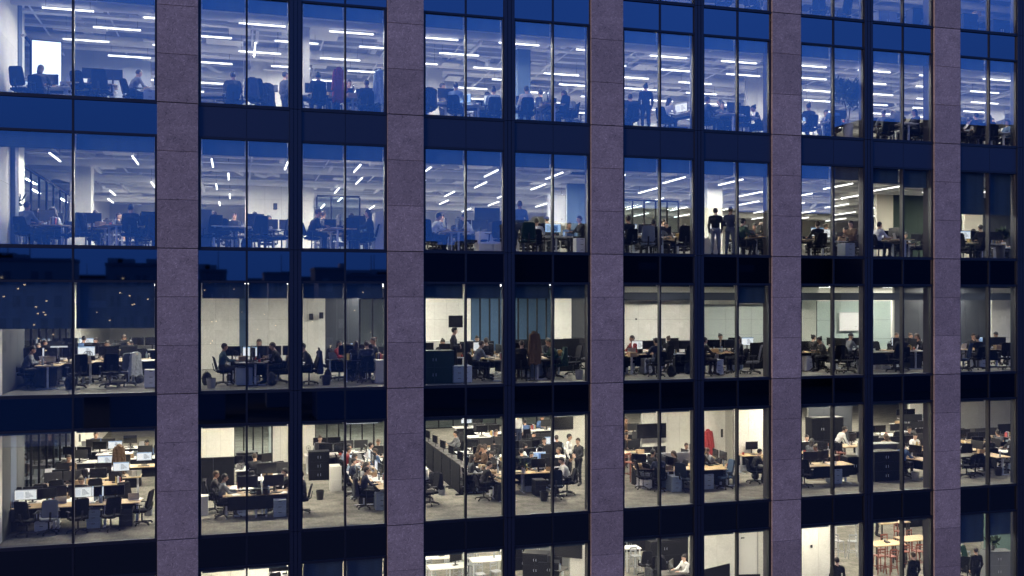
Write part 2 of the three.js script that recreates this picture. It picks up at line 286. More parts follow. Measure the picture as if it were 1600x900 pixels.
panelWall(3, [wx(300, -10.5), -10.5], [wx(374, -10.5), -10.5], 2, 4); panelWall(3, [wx(388, -10.5), -10.5], [wx(452, -10.5), -10.5], 2, 4); panelWall(3, [wx(374, -11), -11], [wx(388, -11), -11], 1, 1, { m: blueWallM });
panelWall(3, [wx(452, -10.5), -10.5], [wx(508, -10.5), -10.5], 2, 1); panelWall(3, [wx(508, -11.2), -11.2], [wx(562, -11.2), -11.2], 3, 1, { m: darkWallM }); glassWall(3, [wx(562, -9.5), -9.5], [wx(602, -9.5), -9.5], 2);
panelWall(3, [wx(640, -9), -9], [wx(735, -9), -9], 5, 2); glassWall(3, [wx(735, -9), -9], [wx(868, -9), -9], 9, { y1: 3.3 }); panelWall(3, [wx(735, -14), -14], [wx(870, -14), -14], 8, 1, { m: blueWallM });
panelWall(3, [wx(866, -9), -9], [wx(892, -9), -9], 2, 1); panelWall(3, [wx(892, -10.5), -10.5], [wx(930, -10.5), -10.5], 2, 1, { m: darkWallM });
panelWall(3, [wx(930, -6.6), -6.6], [wx(1092, -6.6), -6.6], 5, 4); panelWall(3, [wx(1092, -6.9), -6.9], [wx(1212, -6.9), -6.9], 3, 4, { m: mat(0.50, 0.56, 0.53, 0.25), y1: 2.6 }); panelWall(3, [wx(1080, -9), -9], [wx(1240, -9), -9], 5, 2);
panelWall(3, [wx(1225, -7.4), -7.4], [wx(1278, -7.4), -7.4], 2, 2); panelWall(3, [wx(1240, -12), -12], [wx(1400, -12), -12], 6, 2); panelWall(3, [wx(1396, -8), -8], [wx(1452, -8), -8], 3, 1, { m: darkWallM });
panelWall(3, [wx(1485, -8), -8], [wx(1548, -8), -8], 3, 1, { m: darkWallM }); panelWall(3, [wx(1548, -7.6), -7.6], [wx(1600, -7.6), -7.6], 2, 4);
panelWall(4, [wx(300, -11.5), -11.5], [wx(366, -11.5), -11.5], 3, 2); panelWall(4, [wx(300, -7), -7], [wx(366, -7), -7], 2, 1, { m: blackM, y1: 1.3, name: 'low_partition' });
glassWall(4, [wx(366, -12), -12], [wx(425, -12), -12], 4); panelWall(4, [wx(420, -12.5), -12.5], [wx(492, -12.5), -12.5], 4, 1); glassWall(4, [wx(492, -14), -14], [wx(620, -14), -14], 7);
panelWall(4, [wx(862, -13), -13], [wx(935, -13), -13], 4, 1); panelWall(4, [wx(1002, -7.4), -7.4], [wx(1080, -7.4), -7.4], 4, 1); panelWall(4, [wx(1080, -6.4), -6.4], [wx(1132, -6.4), -6.4], 2, 1); panelWall(4, [wx(1132, -6.9), -6.9], [wx(1146, -6.9), -6.9], 1, 1, { m: mat(0.5, 0.49, 0.46, 0.8) });
panelWall(4, [wx(1146, -5.6), -5.6], [wx(1212, -5.6), -5.6], 3, 1); panelWall(4, [wx(1262, -10), -10], [wx(1330, -10), -10], 3, 1, { m: darkWallM, y1: 2.2 }); panelWall(4, [wx(1420, -14), -14], [wx(1590, -14), -14], 8, 1);
glassWall(4, [wx(640, -22), -22], [wx(860, -22), -22], 10);
panelWall(5, [wx(300, -6), -6], [wx(420, -6), -6], 4, 1); panelWall(5, [wx(890, -6), -6], [wx(935, -6), -6], 2, 1); panelWall(5, [wx(1040, -8), -8], [wx(1075, -8), -8], 2, 1);
panelWall(5, [wx(1085, -4.2), -4.2], [wx(1152, -4.2), -4.2], 2, 1); panelWall(5, [wx(1152, -4.6), -4.6], [wx(1212, -4.6), -4.6], 2, 1); panelWall(5, [wx(1230, -3.5), -3.5], [wx(1300, -3.5), -3.5], 3, 1); panelWall(5, [wx(1535, -5), -5], [wx(1590, -5), -5], 2, 1, { m: mat(0.16, 0.24, 0.2, 0.7) });

// ------------------------------------------------------------------ linear lamps
const tubeM = new THREE.MeshStandardMaterial({ color: col(0.9, 0.9, 0.9), emissive: col(1, 0.97, 0.9), emissiveIntensity: 3.6, roughness: 0.5 });
const housingM = mat(0.75, 0.75, 0.75, 0.5), cordM = mat(0.1, 0.1, 0.1, 0.6);
const near = (p, a, b) => { const dx = b[0] - a[0], dz = b[1] - a[1], t = Math.max(0, Math.min(1, ((p[0] - a[0]) * dx + (p[1] - a[1]) * dz) / (dx * dx + dz * dz || 1))); return Math.hypot(p[0] - a[0] - t * dx, p[1] - a[1] - t * dz); };
function lamp(r, x, z, len, across, power, y = 3.12, w = 0.055) {
  const ends = [-0.5, -0.25, 0, 0.25, 0.5].map(t => across ? [x + t * len, z] : [x, z + t * len]);
  if (obstacles.some(([q, a, b]) => q === r && ends.some(e => near(e, a, b) < 0.45))) return;
  const t = thing('linear_lamp', 'white linear lamp hung from ceiling', 'lamp', 'linear ceiling lamps', x, floorY(r) + y, z, across ? 0 : Math.PI / 2, r), up = 3.96 - y;
  mesh('housing', memo('lh' + len + w, () => rbox(len, 0.04, w * 0.5, 0.012, 0, 0.05, 0)), housingM, t);
  mesh('light_tube', memo('lt' + len + w, () => rbox(len - 0.03, 0.04, w, 0.012, 0, 0.009, 0)), tubeM, t);
  for (const s of [-1, 1]) mesh('cord', memo('lc' + len + up, () => cyl(0.006, 0.006, up - 0.08, 5, 0, up / 2 + 0.03, 0)), cordM, t).position.x = s * (len / 2 - 0.12);
  const l = new THREE.RectAreaLight(r > 3 ? col(1, 0.90, 0.70) : col(1, 0.94, 0.80), power, len - 0.04, w - 0.01);
  l.position.set(0, -0.016, 0); l.rotation.x = -Math.PI / 2; t.add(l);
}
for (let j = 0; j < 7; j++) for (let i = 0; i < 15; i++) { const x = -5 + i * 2.9 + (j % 2) * 1.2; if (x < 30 - (-2.1 - j * 1.85)) lamp(1, x, -2.1 - j * 1.85 + rr(-0.15, 0.15), 1.5, true, 330, 3.1); }
for (const [px, z] of [[42, -3.4], [2, -3], [398, -5]]) lamp(1, wx(px, z), z, 2.0, false, 110, 3.0);
for (let j = 0; j < 5; j++) for (let i = 0; i < 17; i++) { const x = -5.7 + i * 2.45 + (j % 2) * 0.5, z = -4 - j * 3.6; if (x < 31 - z) lamp(2, x, z, 2.0, false, 520, 3.12); };
for (const r of [3, 4, 5]) for (let j = 0; j < 4; j++) for (let i = 0; i < 8; i++) lamp(r, -4.3 + i * 5.2, (r === 5 ? -1.9 : -3.9) - j * (r === 4 ? 4.8 : 3.4), 2.4, true, [0, 0, 0, i === 1 ? 90 : 290, 430, 300][r], 3.4, 0.12);
for (let i = 0; i < 7; i++) lamp(0, -4 + i * 5.5, -3.5, 2.4, true, 420, 3.2, 0.12);
// ------------------------------------------------------------------ figures: distance fields meshed into one skin
function nets(sdf, lo, hi, c) {                                         // surface nets
  const n = [0, 1, 2].map(i => Math.ceil((hi[i] - lo[i]) / c) + 1), S = new Float32Array(n[0] * n[1] * n[2]), id = new Int32Array(S.length).fill(-1);
  const at = (i, j, k) => i + n[0] * (j + n[1] * k), pos = [], idx = [];
  for (let k = 0; k < n[2]; k++) for (let j = 0; j < n[1]; j++) for (let i = 0; i < n[0]; i++) S[at(i, j, k)] = sdf(lo[0] + i * c, lo[1] + j * c, lo[2] + k * c);
  const E = [[0, 1], [0, 2], [0, 4], [1, 3], [1, 5], [2, 3], [2, 6], [3, 7], [4, 5], [4, 6], [5, 7], [6, 7]];
  for (let k = 0; k < n[2] - 1; k++) for (let j = 0; j < n[1] - 1; j++) for (let i = 0; i < n[0] - 1; i++) {
    const v = []; let m = 0;
    for (let q = 0; q < 8; q++) { v[q] = S[at(i + (q & 1), j + (q >> 1 & 1), k + (q >> 2))]; if (v[q] < 0) m |= 1 << q; }
    if (m === 0 || m === 255) continue;
    let x = 0, y = 0, z = 0, w = 0;
    for (const [a, b] of E) if ((m >> a & 1) !== (m >> b & 1)) { const t = v[a] / (v[a] - v[b]); x += (a & 1) + t * ((b & 1) - (a & 1)); y += (a >> 1 & 1) + t * ((b >> 1 & 1) - (a >> 1 & 1)); z += (a >> 2) + t * ((b >> 2) - (a >> 2)); w++; }
    id[at(i, j, k)] = pos.length / 3; pos.push(lo[0] + (i + x / w) * c, lo[1] + (j + y / w) * c, lo[2] + (k + z / w) * c);
  }
  const quad = (a, b, d, e, flip) => { if (a < 0 || b < 0 || d < 0 || e < 0) return; flip ? idx.push(a, d, b, a, e, d) : idx.push(a, b, d, a, d, e); };
  for (let k = 1; k < n[2] - 1; k++) for (let j = 1; j < n[1] - 1; j++) for (let i = 1; i < n[0] - 1; i++) {
    const s = S[at(i, j, k)] < 0;
    if (s !== S[at(i + 1, j, k)] < 0) quad(id[at(i, j - 1, k - 1)], id[at(i, j, k - 1)], id[at(i, j, k)], id[at(i, j - 1, k)], !s);
    if (s !== S[at(i, j + 1, k)] < 0) quad(id[at(i - 1, j, k - 1)], id[at(i - 1, j, k)], id[at(i, j, k)], id[at(i, j, k - 1)], !s);
    if (s !== S[at(i, j, k + 1)] < 0) quad(id[at(i - 1, j - 1, k)], id[at(i, j - 1, k)], id[at(i, j, k)], id[at(i - 1, j, k)], !s);
  }
  const nor = new Float32Array(pos.length), e = c * 0.4;
  for (let i = 0; i < pos.length; i += 3) { const [x, y, z] = pos.slice(i, i + 3); let a = sdf(x + e, y, z) - sdf(x - e, y, z), b = sdf(x, y + e, z) - sdf(x, y - e, z), d = sdf(x, y, z + e) - sdf(x, y, z - e); const l = Math.hypot(a, b, d) || 1; nor[i] = a / l; nor[i + 1] = b / l; nor[i + 2] = d / l; }
  const g = new THREE.BufferGeometry(); g.setAttribute('position', new THREE.Float32BufferAttribute(pos, 3)); g.setAttribute('normal', new THREE.BufferAttribute(nor, 3)); g.setIndex(idx); return g;
}
const cap = (b, x, y, z) => {                                           // tapered capsule b = [a, b, ra, rb]
  const [p, q, ra, rb] = b, dx = q[0] - p[0], dy = q[1] - p[1], dz = q[2] - p[2], px = x - p[0], py = y - p[1], pz = z - p[2];
  let t = (px * dx + py * dy + pz * dz) / (dx * dx + dy * dy + dz * dz || 1); t = t < 0 ? 0 : t > 1 ? 1 : t;
  return Math.hypot(px - t * dx, py - t * dy, pz - t * dz) - ra - (rb - ra) * t;
};
const smin = (a, b, k) => { const h = Math.max(k - Math.abs(a - b), 0) / k; return Math.min(a, b) - h * h * k * 0.25; };
const ell = (x, y, z, cx, cy, cz, a, b, c) => { const X = (x - cx) / a, Y = (y - cy) / b, Z = (z - cz) / c, l = Math.hypot(X, Y, Z); return (l - 1) * Math.min(a, b, c); };
// slots: 0 skin, 1 top, 2 trousers, 3 shoes, 4 eyes, 5 lips
function slotted(list) {                                                // [geometry, slot or fn(x,y,z)] -> one geometry with groups
  const pos = [], nor = [], buckets = [[], [], [], [], [], []]; let o = 0;
  for (const [g, s] of list) {
    const p = g.attributes.position, q = g.attributes.normal, ix = g.index ? g.index.array : [...Array(p.count).keys()];
    pos.push(...p.array); nor.push(...q.array);
    for (let i = 0; i < ix.length; i += 3) {
      const a = ix[i], b = ix[i + 1], c = ix[i + 2];
      const k = typeof s === 'number' ? s : s((p.getX(a) + p.getX(b) + p.getX(c)) / 3, (p.getY(a) + p.getY(b) + p.getY(c)) / 3, (p.getZ(a) + p.getZ(b) + p.getZ(c)) / 3);
      buckets[k].push(a + o, b + o, c + o);
    }
    o += p.count;
  }
  const g = new THREE.BufferGeometry(); g.setAttribute('position', new THREE.Float32BufferAttribute(pos, 3)); g.setAttribute('normal', new THREE.Float32BufferAttribute(nor, 3));
  const all = []; buckets.forEach((b, k) => { g.addGroup(all.length, b.length, k); for (const v of b) all.push(v); }); g.setIndex(all); return g;
}
const headSkin = nets((x, y, z) => {
  let d = ell(x, y, z, 0, 0.012, -0.004, 0.074, 0.102, 0.094);
  d = smin(d, ell(x, y, z, 0, -0.06, 0.026, 0.052, 0.05, 0.058), 0.04);
  d = smin(d, cap([[0, 0.012, 0.086], [0, -0.022, 0.104], 0.009, 0.013], x, y, z), 0.014);
  d = smin(d, cap([[-0.03, 0.035, 0.078], [0.03, 0.035, 0.078], 0.012, 0.012], x, y, z), 0.015);
  for (const s of [-1, 1]) d = smin(d, ell(x, y, z, s * 0.079, -0.005, -0.006, 0.012, 0.032, 0.02), 0.008);
  return d;
}, [-0.11, -0.14, -0.12], [0.11, 0.14, 0.14], 0.0135);
const eyes = [-1, 1].map(s => new THREE.SphereGeometry(0.0105, 8, 6).translate(s * 0.031, 0.012, 0.079)), lips = new THREE.SphereGeometry(0.02, 8, 6).scale(1.1, 0.35, 0.4).translate(0, -0.052, 0.083);
const faceCut = (x, y, z, d, low) => { const q = Math.max(Math.abs(x) - 0.07 - 0.02 * (y > 0), Math.abs(y + 0.09) - 0.135, Math.abs(z - 0.13) - 0.105); d = Math.max(d, -q); return Math.max(d, low - y); };
const wob = (x, y, z, f, a) => a * (vnoise(x * f + 40, y * f + 40, z * f + 40) - 0.5);
const hairs = {
  short: nets((x, y, z) => faceCut(x, y, z, ell(x, y, z, 0, 0.025, -0.012, 0.084, 0.106, 0.104) + wob(x, y, z, 60, 0.012), -0.07 + 0.5 * Math.max(0, z)), [-0.12, -0.14, -0.15], [0.12, 0.16, 0.13], 0.0145),
  long: nets((x, y, z) => { let d = ell(x, y, z, 0, 0.025, -0.014, 0.09, 0.108, 0.108); d = smin(d, ell(x, y, z, 0, -0.11, -0.06, 0.088, 0.13, 0.055), 0.05) + wob(x, y, z, 50, 0.012); return faceCut(x, y, z, d, -0.24); }, [-0.13, -0.27, -0.17], [0.13, 0.16, 0.13], 0.016),
  bun: nets((x, y, z) => { let d = ell(x, y, z, 0, 0.025, -0.012, 0.084, 0.106, 0.104); d = smin(d, ell(x, y, z, 0, 0.09, -0.105, 0.042, 0.04, 0.04), 0.02) + wob(x, y, z, 60, 0.01); return faceCut(x, y, z, d, -0.075); }, [-0.12, -0.14, -0.17], [0.12, 0.16, 0.13], 0.0145),
  beanie: nets((x, y, z) => Math.max(ell(x, y, z, 0, 0.035, -0.008, 0.09, 0.112, 0.11) + wob(x, y, z, 30, 0.006), 0.02 - y), [-0.12, -0.02, -0.15], [0.12, 0.17, 0.14], 0.0145),
};
const handSkin = nets((x, y, z) => {                                    // palm down, fingers towards +z, thumb towards +x
  let d = smin(cap([[-0.018, 0, 0.0], [-0.022, 0, 0.075], 0.016, 0.014], x, y, z), cap([[0.016, 0, 0.0], [0.02, 0, 0.078], 0.017, 0.014], x, y, z), 0.03);
  [[-0.031, 0.058, 0.9], [-0.011, 0.072, 0.95], [0.009, 0.078, 1], [0.028, 0.068, 0.95]].forEach(([fx, L, r]) => {
    d = smin(d, Math.min(cap([[fx, 0, 0.08], [fx * 1.12, 0.002, 0.08 + L * 0.5], 0.0088 * r, 0.0082 * r], x, y, z), cap([[fx * 1.12, 0.002, 0.08 + L * 0.5], [fx * 1.12, -0.02, 0.08 + L], 0.0082 * r, 0.007 * r], x, y, z)), 0.006);
  });
  return smin(d, Math.min(cap([[0.024, -0.003, 0.015], [0.052, -0.008, 0.05], 0.0115, 0.0098], x, y, z), cap([[0.052, -0.008, 0.05], [0.056, -0.016, 0.082], 0.0098, 0.008], x, y, z)), 0.012);
}, [-0.06, -0.05, -0.04], [0.08, 0.04, 0.18], 0.0085);
const V = a => new THREE.Vector3(...a);
function figure(J, slim = 1) {                                          // J: joints; returns geometry and the head's matrix
  const B = [], add = (a, b, ra, rb, s) => B.push([a, b, ra, rb, s]);
  const mid = (a, b, t) => a.map((v, i) => v + (b[i] - v) * t), up = V(J.neck).sub(V(J.pelvis)).normalize(), side = V(J.sh[1]).sub(V(J.sh[0])).normalize();
  const off = (p, s, u = 0) => V(p).addScaledVector(side, s).addScaledVector(up, u).toArray();
  add(off(J.pelvis, -0.065), off(J.pelvis, 0.065), 0.108, 0.108, 2); const w = mid(J.pelvis, J.neck, 0.34), ch = mid(J.pelvis, J.neck, 0.7);
  add(off(w, -0.05), off(w, 0.05), 0.098 * slim, 0.098 * slim, 1); add(off(ch, -0.075), off(ch, 0.075), 0.108 * slim, 0.108 * slim, 1); add(w, ch, 0.11, 0.115, 1);
  add(mid(J.sh[0], J.sh[1], 0.12), mid(J.sh[0], J.sh[1], 0.88), 0.062, 0.062, 1); add(mid(J.sh[0], J.neck, 0.25), off(J.neck, 0, -0.03), 0.055, 0.058, 1); add(mid(J.sh[1], J.neck, 0.25), off(J.neck, 0, -0.03), 0.055, 0.058, 1);
  const chin = mid(J.neck, J.head, 0.75); add(off(J.neck, 0, -0.02), chin, 0.054, 0.052, 0);
  for (const s of [0, 1]) {
    add(J.sh[s], J.el[s], 0.056, 0.045, 1); add(J.el[s], J.wr[s], 0.045, 0.031, 1);
    add(J.hip[s], J.kn[s], 0.088, 0.062, 2); add(J.kn[s], mid(J.kn[s], J.an[s], 0.35), 0.06, 0.056, 2); add(mid(J.kn[s], J.an[s], 0.35), J.an[s], 0.056, 0.045, 2);
    add(J.an[s], J.toe[s], 0.046, 0.036, 3); add(mid(J.an[s], J.toe[s], -0.25), J.toe[s], 0.036, 0.034, 3);
  }
  const sdf = (x, y, z) => { let d = 9; for (const b of B) d = smin(d, cap(b, x, y, z), 0.045); return d + wob(x, y, z, 17, 0.022) + wob(x, y, z, 38, 0.008); };
  const lo = [9, 9, 9], hi = [-9, -9, -9]; for (const b of B) for (const p of [b[0], b[1]]) for (let i = 0; i < 3; i++) { lo[i] = Math.min(lo[i], p[i] - 0.17); hi[i] = Math.max(hi[i], p[i] + 0.17); }
  const slot = (x, y, z) => { let m = 9, s = 1; for (const b of B) { const d = cap(b, x, y, z); if (d < m) { m = d; s = b[4]; } } return s; };
  const hm = new THREE.Matrix4().compose(V(J.head), new THREE.Quaternion().setFromEuler(new THREE.Euler(J.nod || 0, J.turn || 0, 0, 'YXZ')), V([1, 1, 1]));
  const list = [[nets(sdf, lo, hi, 0.036), slot], [headSkin.clone().applyMatrix4(hm), 0], ...eyes.map(e => [e.clone().applyMatrix4(hm), 4]), [lips.clone().applyMatrix4(hm), 5]];
  for (const s of [0, 1]) {
    const dir = V(J.hand?.[s] || [J.wr[s][0] * 2 - J.el[s][0], J.wr[s][1] * 2 - J.el[s][1], J.wr[s][2] * 2 - J.el[s][2]]).sub(V(J.wr[s])).normalize();
    const palm = V(J.palm?.[s] || [0, -1, 0]), zx = dir, yx = palm.clone().negate().addScaledVector(zx, palm.dot(zx)).normalize(), xx = yx.clone().cross(zx);
    const m = new THREE.Matrix4().makeBasis(xx, yx, zx).setPosition(V(J.wr[s])), g = handSkin.clone();
    if (s === 1) { g.scale(-1, 1, 1); const a = g.index.array; for (let i = 0; i < a.length; i += 3) { const t = a[i]; a[i] = a[i + 1]; a[i + 1] = t; } }
    list.push([g.applyMatrix4(m), 0]);
  }
  return { geo: slotted(list), head: hm };
}
// joints, index 0 = the figure's right (negative x), 1 = left; facing +z, feet on y = 0, seat at y = 0.47
const mir = ([x, y, z]) => [[-x, y, z], [x, y, z]];
const sit = (lean, o = {}) => {
  const nz = Math.sin(lean) * 0.5, ny = 0.57 + Math.cos(lean) * 0.5;
  return { pelvis: [0, 0.58, -0.06], neck: [0, ny, nz - 0.06], head: [0, ny + 0.17, nz - 0.02 + (o.crane || 0)], sh: mir([0.185, ny - 0.055, nz - 0.07]), hip: mir([0.095, 0.56, -0.02]), kn: mir([0.13, 0.545, 0.40]), an: mir([0.13, 0.11, 0.37]), toe: mir([0.14, 0.045, 0.55]),
    el: mir([0.24, 0.80, nz + 0.10]), wr: mir([0.17, 0.80, nz + 0.33]), nod: 0.12, ...o };
};
const poses = memo('poses', () => ({
  type: figure(sit(0.12)),
  lean: figure(sit(0.42, { nod: 0.35, el: mir([0.25, 0.79, 0.22]), wr: [[-0.10, 0.80, 0.40], [0.16, 0.80, 0.44]], crane: 0.02 })),
  rest: figure(sit(-0.10, { nod: 0.05, el: mir([0.25, 0.76, -0.02]), wr: [[-0.13, 0.68, 0.20], [0.12, 0.70, 0.22]], turn: 0.3 })),
  chat: figure(sit(0.06, { nod: 0.0, turn: -0.6, wr: [[-0.14, 0.80, 0.34], [0.13, 0.98, 0.22]], el: [[-0.24, 0.80, 0.10], [0.25, 0.80, 0.12]], hand: [[-0.10, 0.79, 0.5], [0.05, 1.1, 0.26]], palm: [[0, -1, 0], [-1, 0, 0]] })),
  stand: figure({ pelvis: [0, 0.95, 0], neck: [0, 1.46, -0.02], head: [0, 1.63, 0.02], sh: mir([0.19, 1.40, -0.02]), hip: mir([0.09, 0.92, 0]), kn: mir([0.11, 0.51, 0.03]), an: mir([0.12, 0.10, -0.02]), toe: mir([0.15, 0.045, 0.16]), el: mir([0.235, 1.12, -0.03]), wr: mir([0.215, 0.87, 0.06]), hand: mir([0.20, 0.75, 0.11]), palm: [[1, 0, 0], [-1, 0, 0]], nod: 0.1 }),
  fold: figure({ pelvis: [0, 0.95, 0], neck: [0, 1.46, -0.01], head: [0, 1.63, 0.03], sh: mir([0.19, 1.40, -0.01]), hip: mir([0.09, 0.92, 0]), kn: [[-0.11, 0.51, 0.03], [0.14, 0.52, 0.06]], an: [[-0.12, 0.10, -0.03], [0.17, 0.10, 0.05]], toe: [[-0.15, 0.045, 0.15], [0.24, 0.045, 0.21]], el: mir([0.245, 1.13, 0.02]), wr: [[-0.08, 1.12, 0.22], [0.10, 1.08, 0.23]], hand: [[0.1, 1.14, 0.24], [-0.08, 1.06, 0.25]], palm: [[0, 0, -1], [0, 0, -1]], nod: 0.18, turn: 0.25 }),
  bend: figure({ pelvis: [0, 0.94, -0.08], neck: [0, 1.36, 0.20], head: [0, 1.51, 0.29], sh: mir([0.19, 1.31, 0.17]), hip: mir([0.09, 0.91, -0.07]), kn: mir([0.11, 0.51, 0]), an: mir([0.12, 0.10, -0.06]), toe: mir([0.14, 0.045, 0.12]), el: mir([0.25, 1.06, 0.27]), wr: mir([0.19, 0.815, 0.42]), hand: mir([0.17, 0.80, 0.55]), nod: 0.4 }),
}));
const CLOTH = { black: [0.012, 0.012, 0.015], navy: [0.018, 0.026, 0.06], charcoal: [0.04, 0.042, 0.05], grey: [0.16, 0.17, 0.19], white: [0.68, 0.69, 0.70], blue: [0.07, 0.13, 0.28], lightblue: [0.30, 0.40, 0.55], brown: [0.11, 0.065, 0.035], green: [0.02, 0.055, 0.04], red: [0.24, 0.022, 0.022], jeans: [0.06, 0.075, 0.11], beige: [0.38, 0.31, 0.23], teal: [0.05, 0.10, 0.13] };
const clothM = n => mat(...CLOTH[n], 0.9), skinM = [mat(0.46, 0.27, 0.18, 0.55), mat(0.52, 0.33, 0.24, 0.55), mat(0.36, 0.20, 0.13, 0.55)], hairM = [mat(0.010, 0.008, 0.007, 0.5), mat(0.02, 0.013, 0.009, 0.5), mat(0.05, 0.03, 0.018, 0.5)], eyeM = mat(0.02, 0.015, 0.012, 0.2), lipM = mat(0.36, 0.13, 0.11, 0.5);
const POSE = { type: 'seated person', lean: 'leaning seated person', rest: 'seated person', chat: 'gesturing seated person', stand: 'standing person', fold: 'standing person, arms bent,', bend: 'bending person' };
function person(r, x, z, yaw, pose, top, bottom = 'black', hair = 'short', y = 0) {
  const p = poses[pose], t = new THREE.Mesh(p.geo, [pick(skinM), clothM(top), clothM(bottom), mat(0.02, 0.018, 0.017, 0.5), eyeM, lipM]);
  t.name = numbered('person'); t.position.set(x, floorY(r) + 0.004 + y, z); t.rotation.y = yaw; scene.add(t); t.scale.setScalar(rr(1.0, 1.07));
  const turnedAway = Math.cos(yaw) < -0.5, long = hair === 'long';
  t.userData = { label: `${POSE[pose]} in ${top === 'lightblue' ? 'light-blue' : top}${turnedAway ? ', rear view' : ''}`, category: 'person', group: 'people working in the offices' };
  const h = mesh(hair === 'beanie' ? 'beanie' : 'hair', hairs[hair], hair === 'beanie' ? mat(0.03, 0.03, 0.035, 0.95) : pick(hairM), t);
  h.applyMatrix4(p.head); things.push({ o: t, row: r, x, y: 0, z }); return t;
}
// ------------------------------------------------------------------ furniture
const seatG = memo('seat', () => { const g = rbox(0.50, 0.08, 0.48, 0.035, 0, 0.455, 0.02), p = g.attributes.position; for (let i = 0; i < p.count; i++) if (p.getZ(i) > 0.15) p.setY(i, p.getY(i) - 0.02); return g; });
const backG = (w, h, y) => { const s = new THREE.Shape(), r = 0.09, a = w / 2, b = h / 2; s.moveTo(-a + r, -b); s.lineTo(a - r, -b); s.quadraticCurveTo(a, -b, a, -b + r); s.lineTo(a - 0.02, b - r); s.quadraticCurveTo(a - 0.02, b, a - r, b); s.lineTo(-a + r, b); s.quadraticCurveTo(-a + 0.02, b, -a + 0.02, b - r); s.lineTo(-a, -b + r); s.quadraticCurveTo(-a, -b, -a + r, -b);
  const g = new THREE.ExtrudeGeometry(s, { depth: 0.03, bevelEnabled: true, bevelSize: 0.012, bevelThickness: 0.012, bevelSegments: 2, curveSegments: 5 }), p = g.attributes.position;
  for (let i = 0; i < p.count; i++) { const x = p.getX(i), q = p.getY(i); p.setZ(i, p.getZ(i) + 1.1 * x * x - 0.10 * (q / h + 0.5) + 0.16 * q * q); }
  g.computeVertexNormals(); return g.translate(0, y, -0.27); };
const backTall = backG(0.46, 0.54, 0.81), backLow = backG(0.43, 0.40, 0.73);
const starG = memo('star', () => { const l = [cyl(0.03, 0.04, 0.06, 10, 0, 0.10, 0)]; for (let i = 0; i < 5; i++) { const a = i * 1.2566 + 0.3, c = Math.cos(a), s = Math.sin(a); l.push(bar([c * 0.03, 0.105, s * 0.03], [c * 0.30, 0.07, s * 0.30], 0.045, 0.03), new THREE.CylinderGeometry(0.028, 0.028, 0.04, 8).rotateZ(Math.PI / 2).rotateY(-a).translate(c * 0.31, 0.03, s * 0.31)); } return merge(l); });
const gasG = merge([cyl(0.025, 0.025, 0.3, 10, 0, 0.26, 0), cbox(0.2, 0.05, 0.22, 0, 0.40, 0)]);
const armG = memo('arm', () => [-1, 1].map(s => merge([bar([s * 0.22, 0.40, 0], [s * 0.29, 0.46, 0], 0.04, 0.025), bar([s * 0.29, 0.44, 0], [s * 0.29, 0.66, -0.02], 0.045, 0.022), rbox(0.075, 0.03, 0.25, 0.012, s * 0.285, 0.67, 0.02)])));
const spineG = merge([bar([0, 0.42, -0.18], [0, 0.50, -0.30], 0.06, 0.03), bar([0, 0.49, -0.295], [0, 0.72, -0.345], 0.06, 0.025)]);
const CH = { black: [0.013, 0.013, 0.016], grey: [0.20, 0.21, 0.23], navy: [0.016, 0.022, 0.036], green: [0.015, 0.04, 0.032], blue: [0.045, 0.07, 0.12] };
const plasticM = mat(0.016, 0.016, 0.018, 0.45);
function chair(r, x, z, yaw, c = 'black', low = false) {
  const t = thing('office_chair', `empty ${c} swivel office chair`, 'chair', 'swivel office chairs', x, floorY(r) + 0.003, z, yaw, r), m = matte(...CH[c]);
  mesh('seat', seatG, m, t); mesh('backrest', low ? backLow : backTall, m, t); mesh('back_spine', spineG, plasticM, t); mesh('star_base', starG, plasticM, t); mesh('gas_column', gasG, plasticM, t); for (const a of armG) mesh('armrest', a, plasticM, t); return t;
}
const woodMap = tex(256, (u, v) => { const g = vnoise(u * 3, v * 60, 3, 3), k = 0.74 + 0.16 * (g - 0.5) + 0.08 * (vnoise(u * 20, v * 200, 4, 20) - 0.5); return [k, k * 0.88, k * 0.70]; }, true, 1, 1);
const modestyM = matte(0.018, 0.019, 0.022), woodM = new THREE.MeshStandardMaterial({ color: col(0.95, 0.92, 0.88), map: woodMap, roughness: 0.5 }), whiteTopM = mat(0.72, 0.71, 0.69, 0.45), legWM = mat(0.55, 0.57, 0.60, 0.4), legBM = mat(0.02, 0.02, 0.022, 0.45), darkTopM = mat(0.07, 0.065, 0.06, 0.5);
function desk(r, x, z, yaw, w = 1.4, d = 0.7, style = 'wood', white = true) {
  const t = thing('office_desk', `${{ wood: 'pale wood', white: 'white', dark: 'dark' }[style]} office desk with T legs`, 'desk', 'office desks', x, floorY(r) + 0.002, z, yaw, r), lm = white ? legWM : legBM;
  mesh('desk_top', memo('dt' + w + d, () => metric(rbox(w, 0.028, d, 0.006, 0, 0.735, 0))), { wood: woodM, white: whiteTopM, dark: darkTopM }[style], t);
  for (const s of [-1, 1]) mesh('leg', memo('dl' + d, () => merge([cbox(0.07, 0.66, 0.05, 0, 0.37, 0), rbox(0.06, 0.03, d * 0.92, 0.008, 0, 0.016, 0), cbox(0.05, 0.02, d * 0.85, 0, 0.71, 0)])), lm, t).position.x = s * (w / 2 - 0.12);
  if (r > 2) mesh('modesty_panel', memo('dm' + w + d, () => rbox(w - 0.3, 0.46, 0.018, 0.004, 0, 0.49, d * 0.36)), modestyM, t);
  mesh('cable_tray', memo('dc' + w, () => cbox(w - 0.4, 0.08, 0.12, 0, 0.66, 0.1)), legBM, t); return t;
}
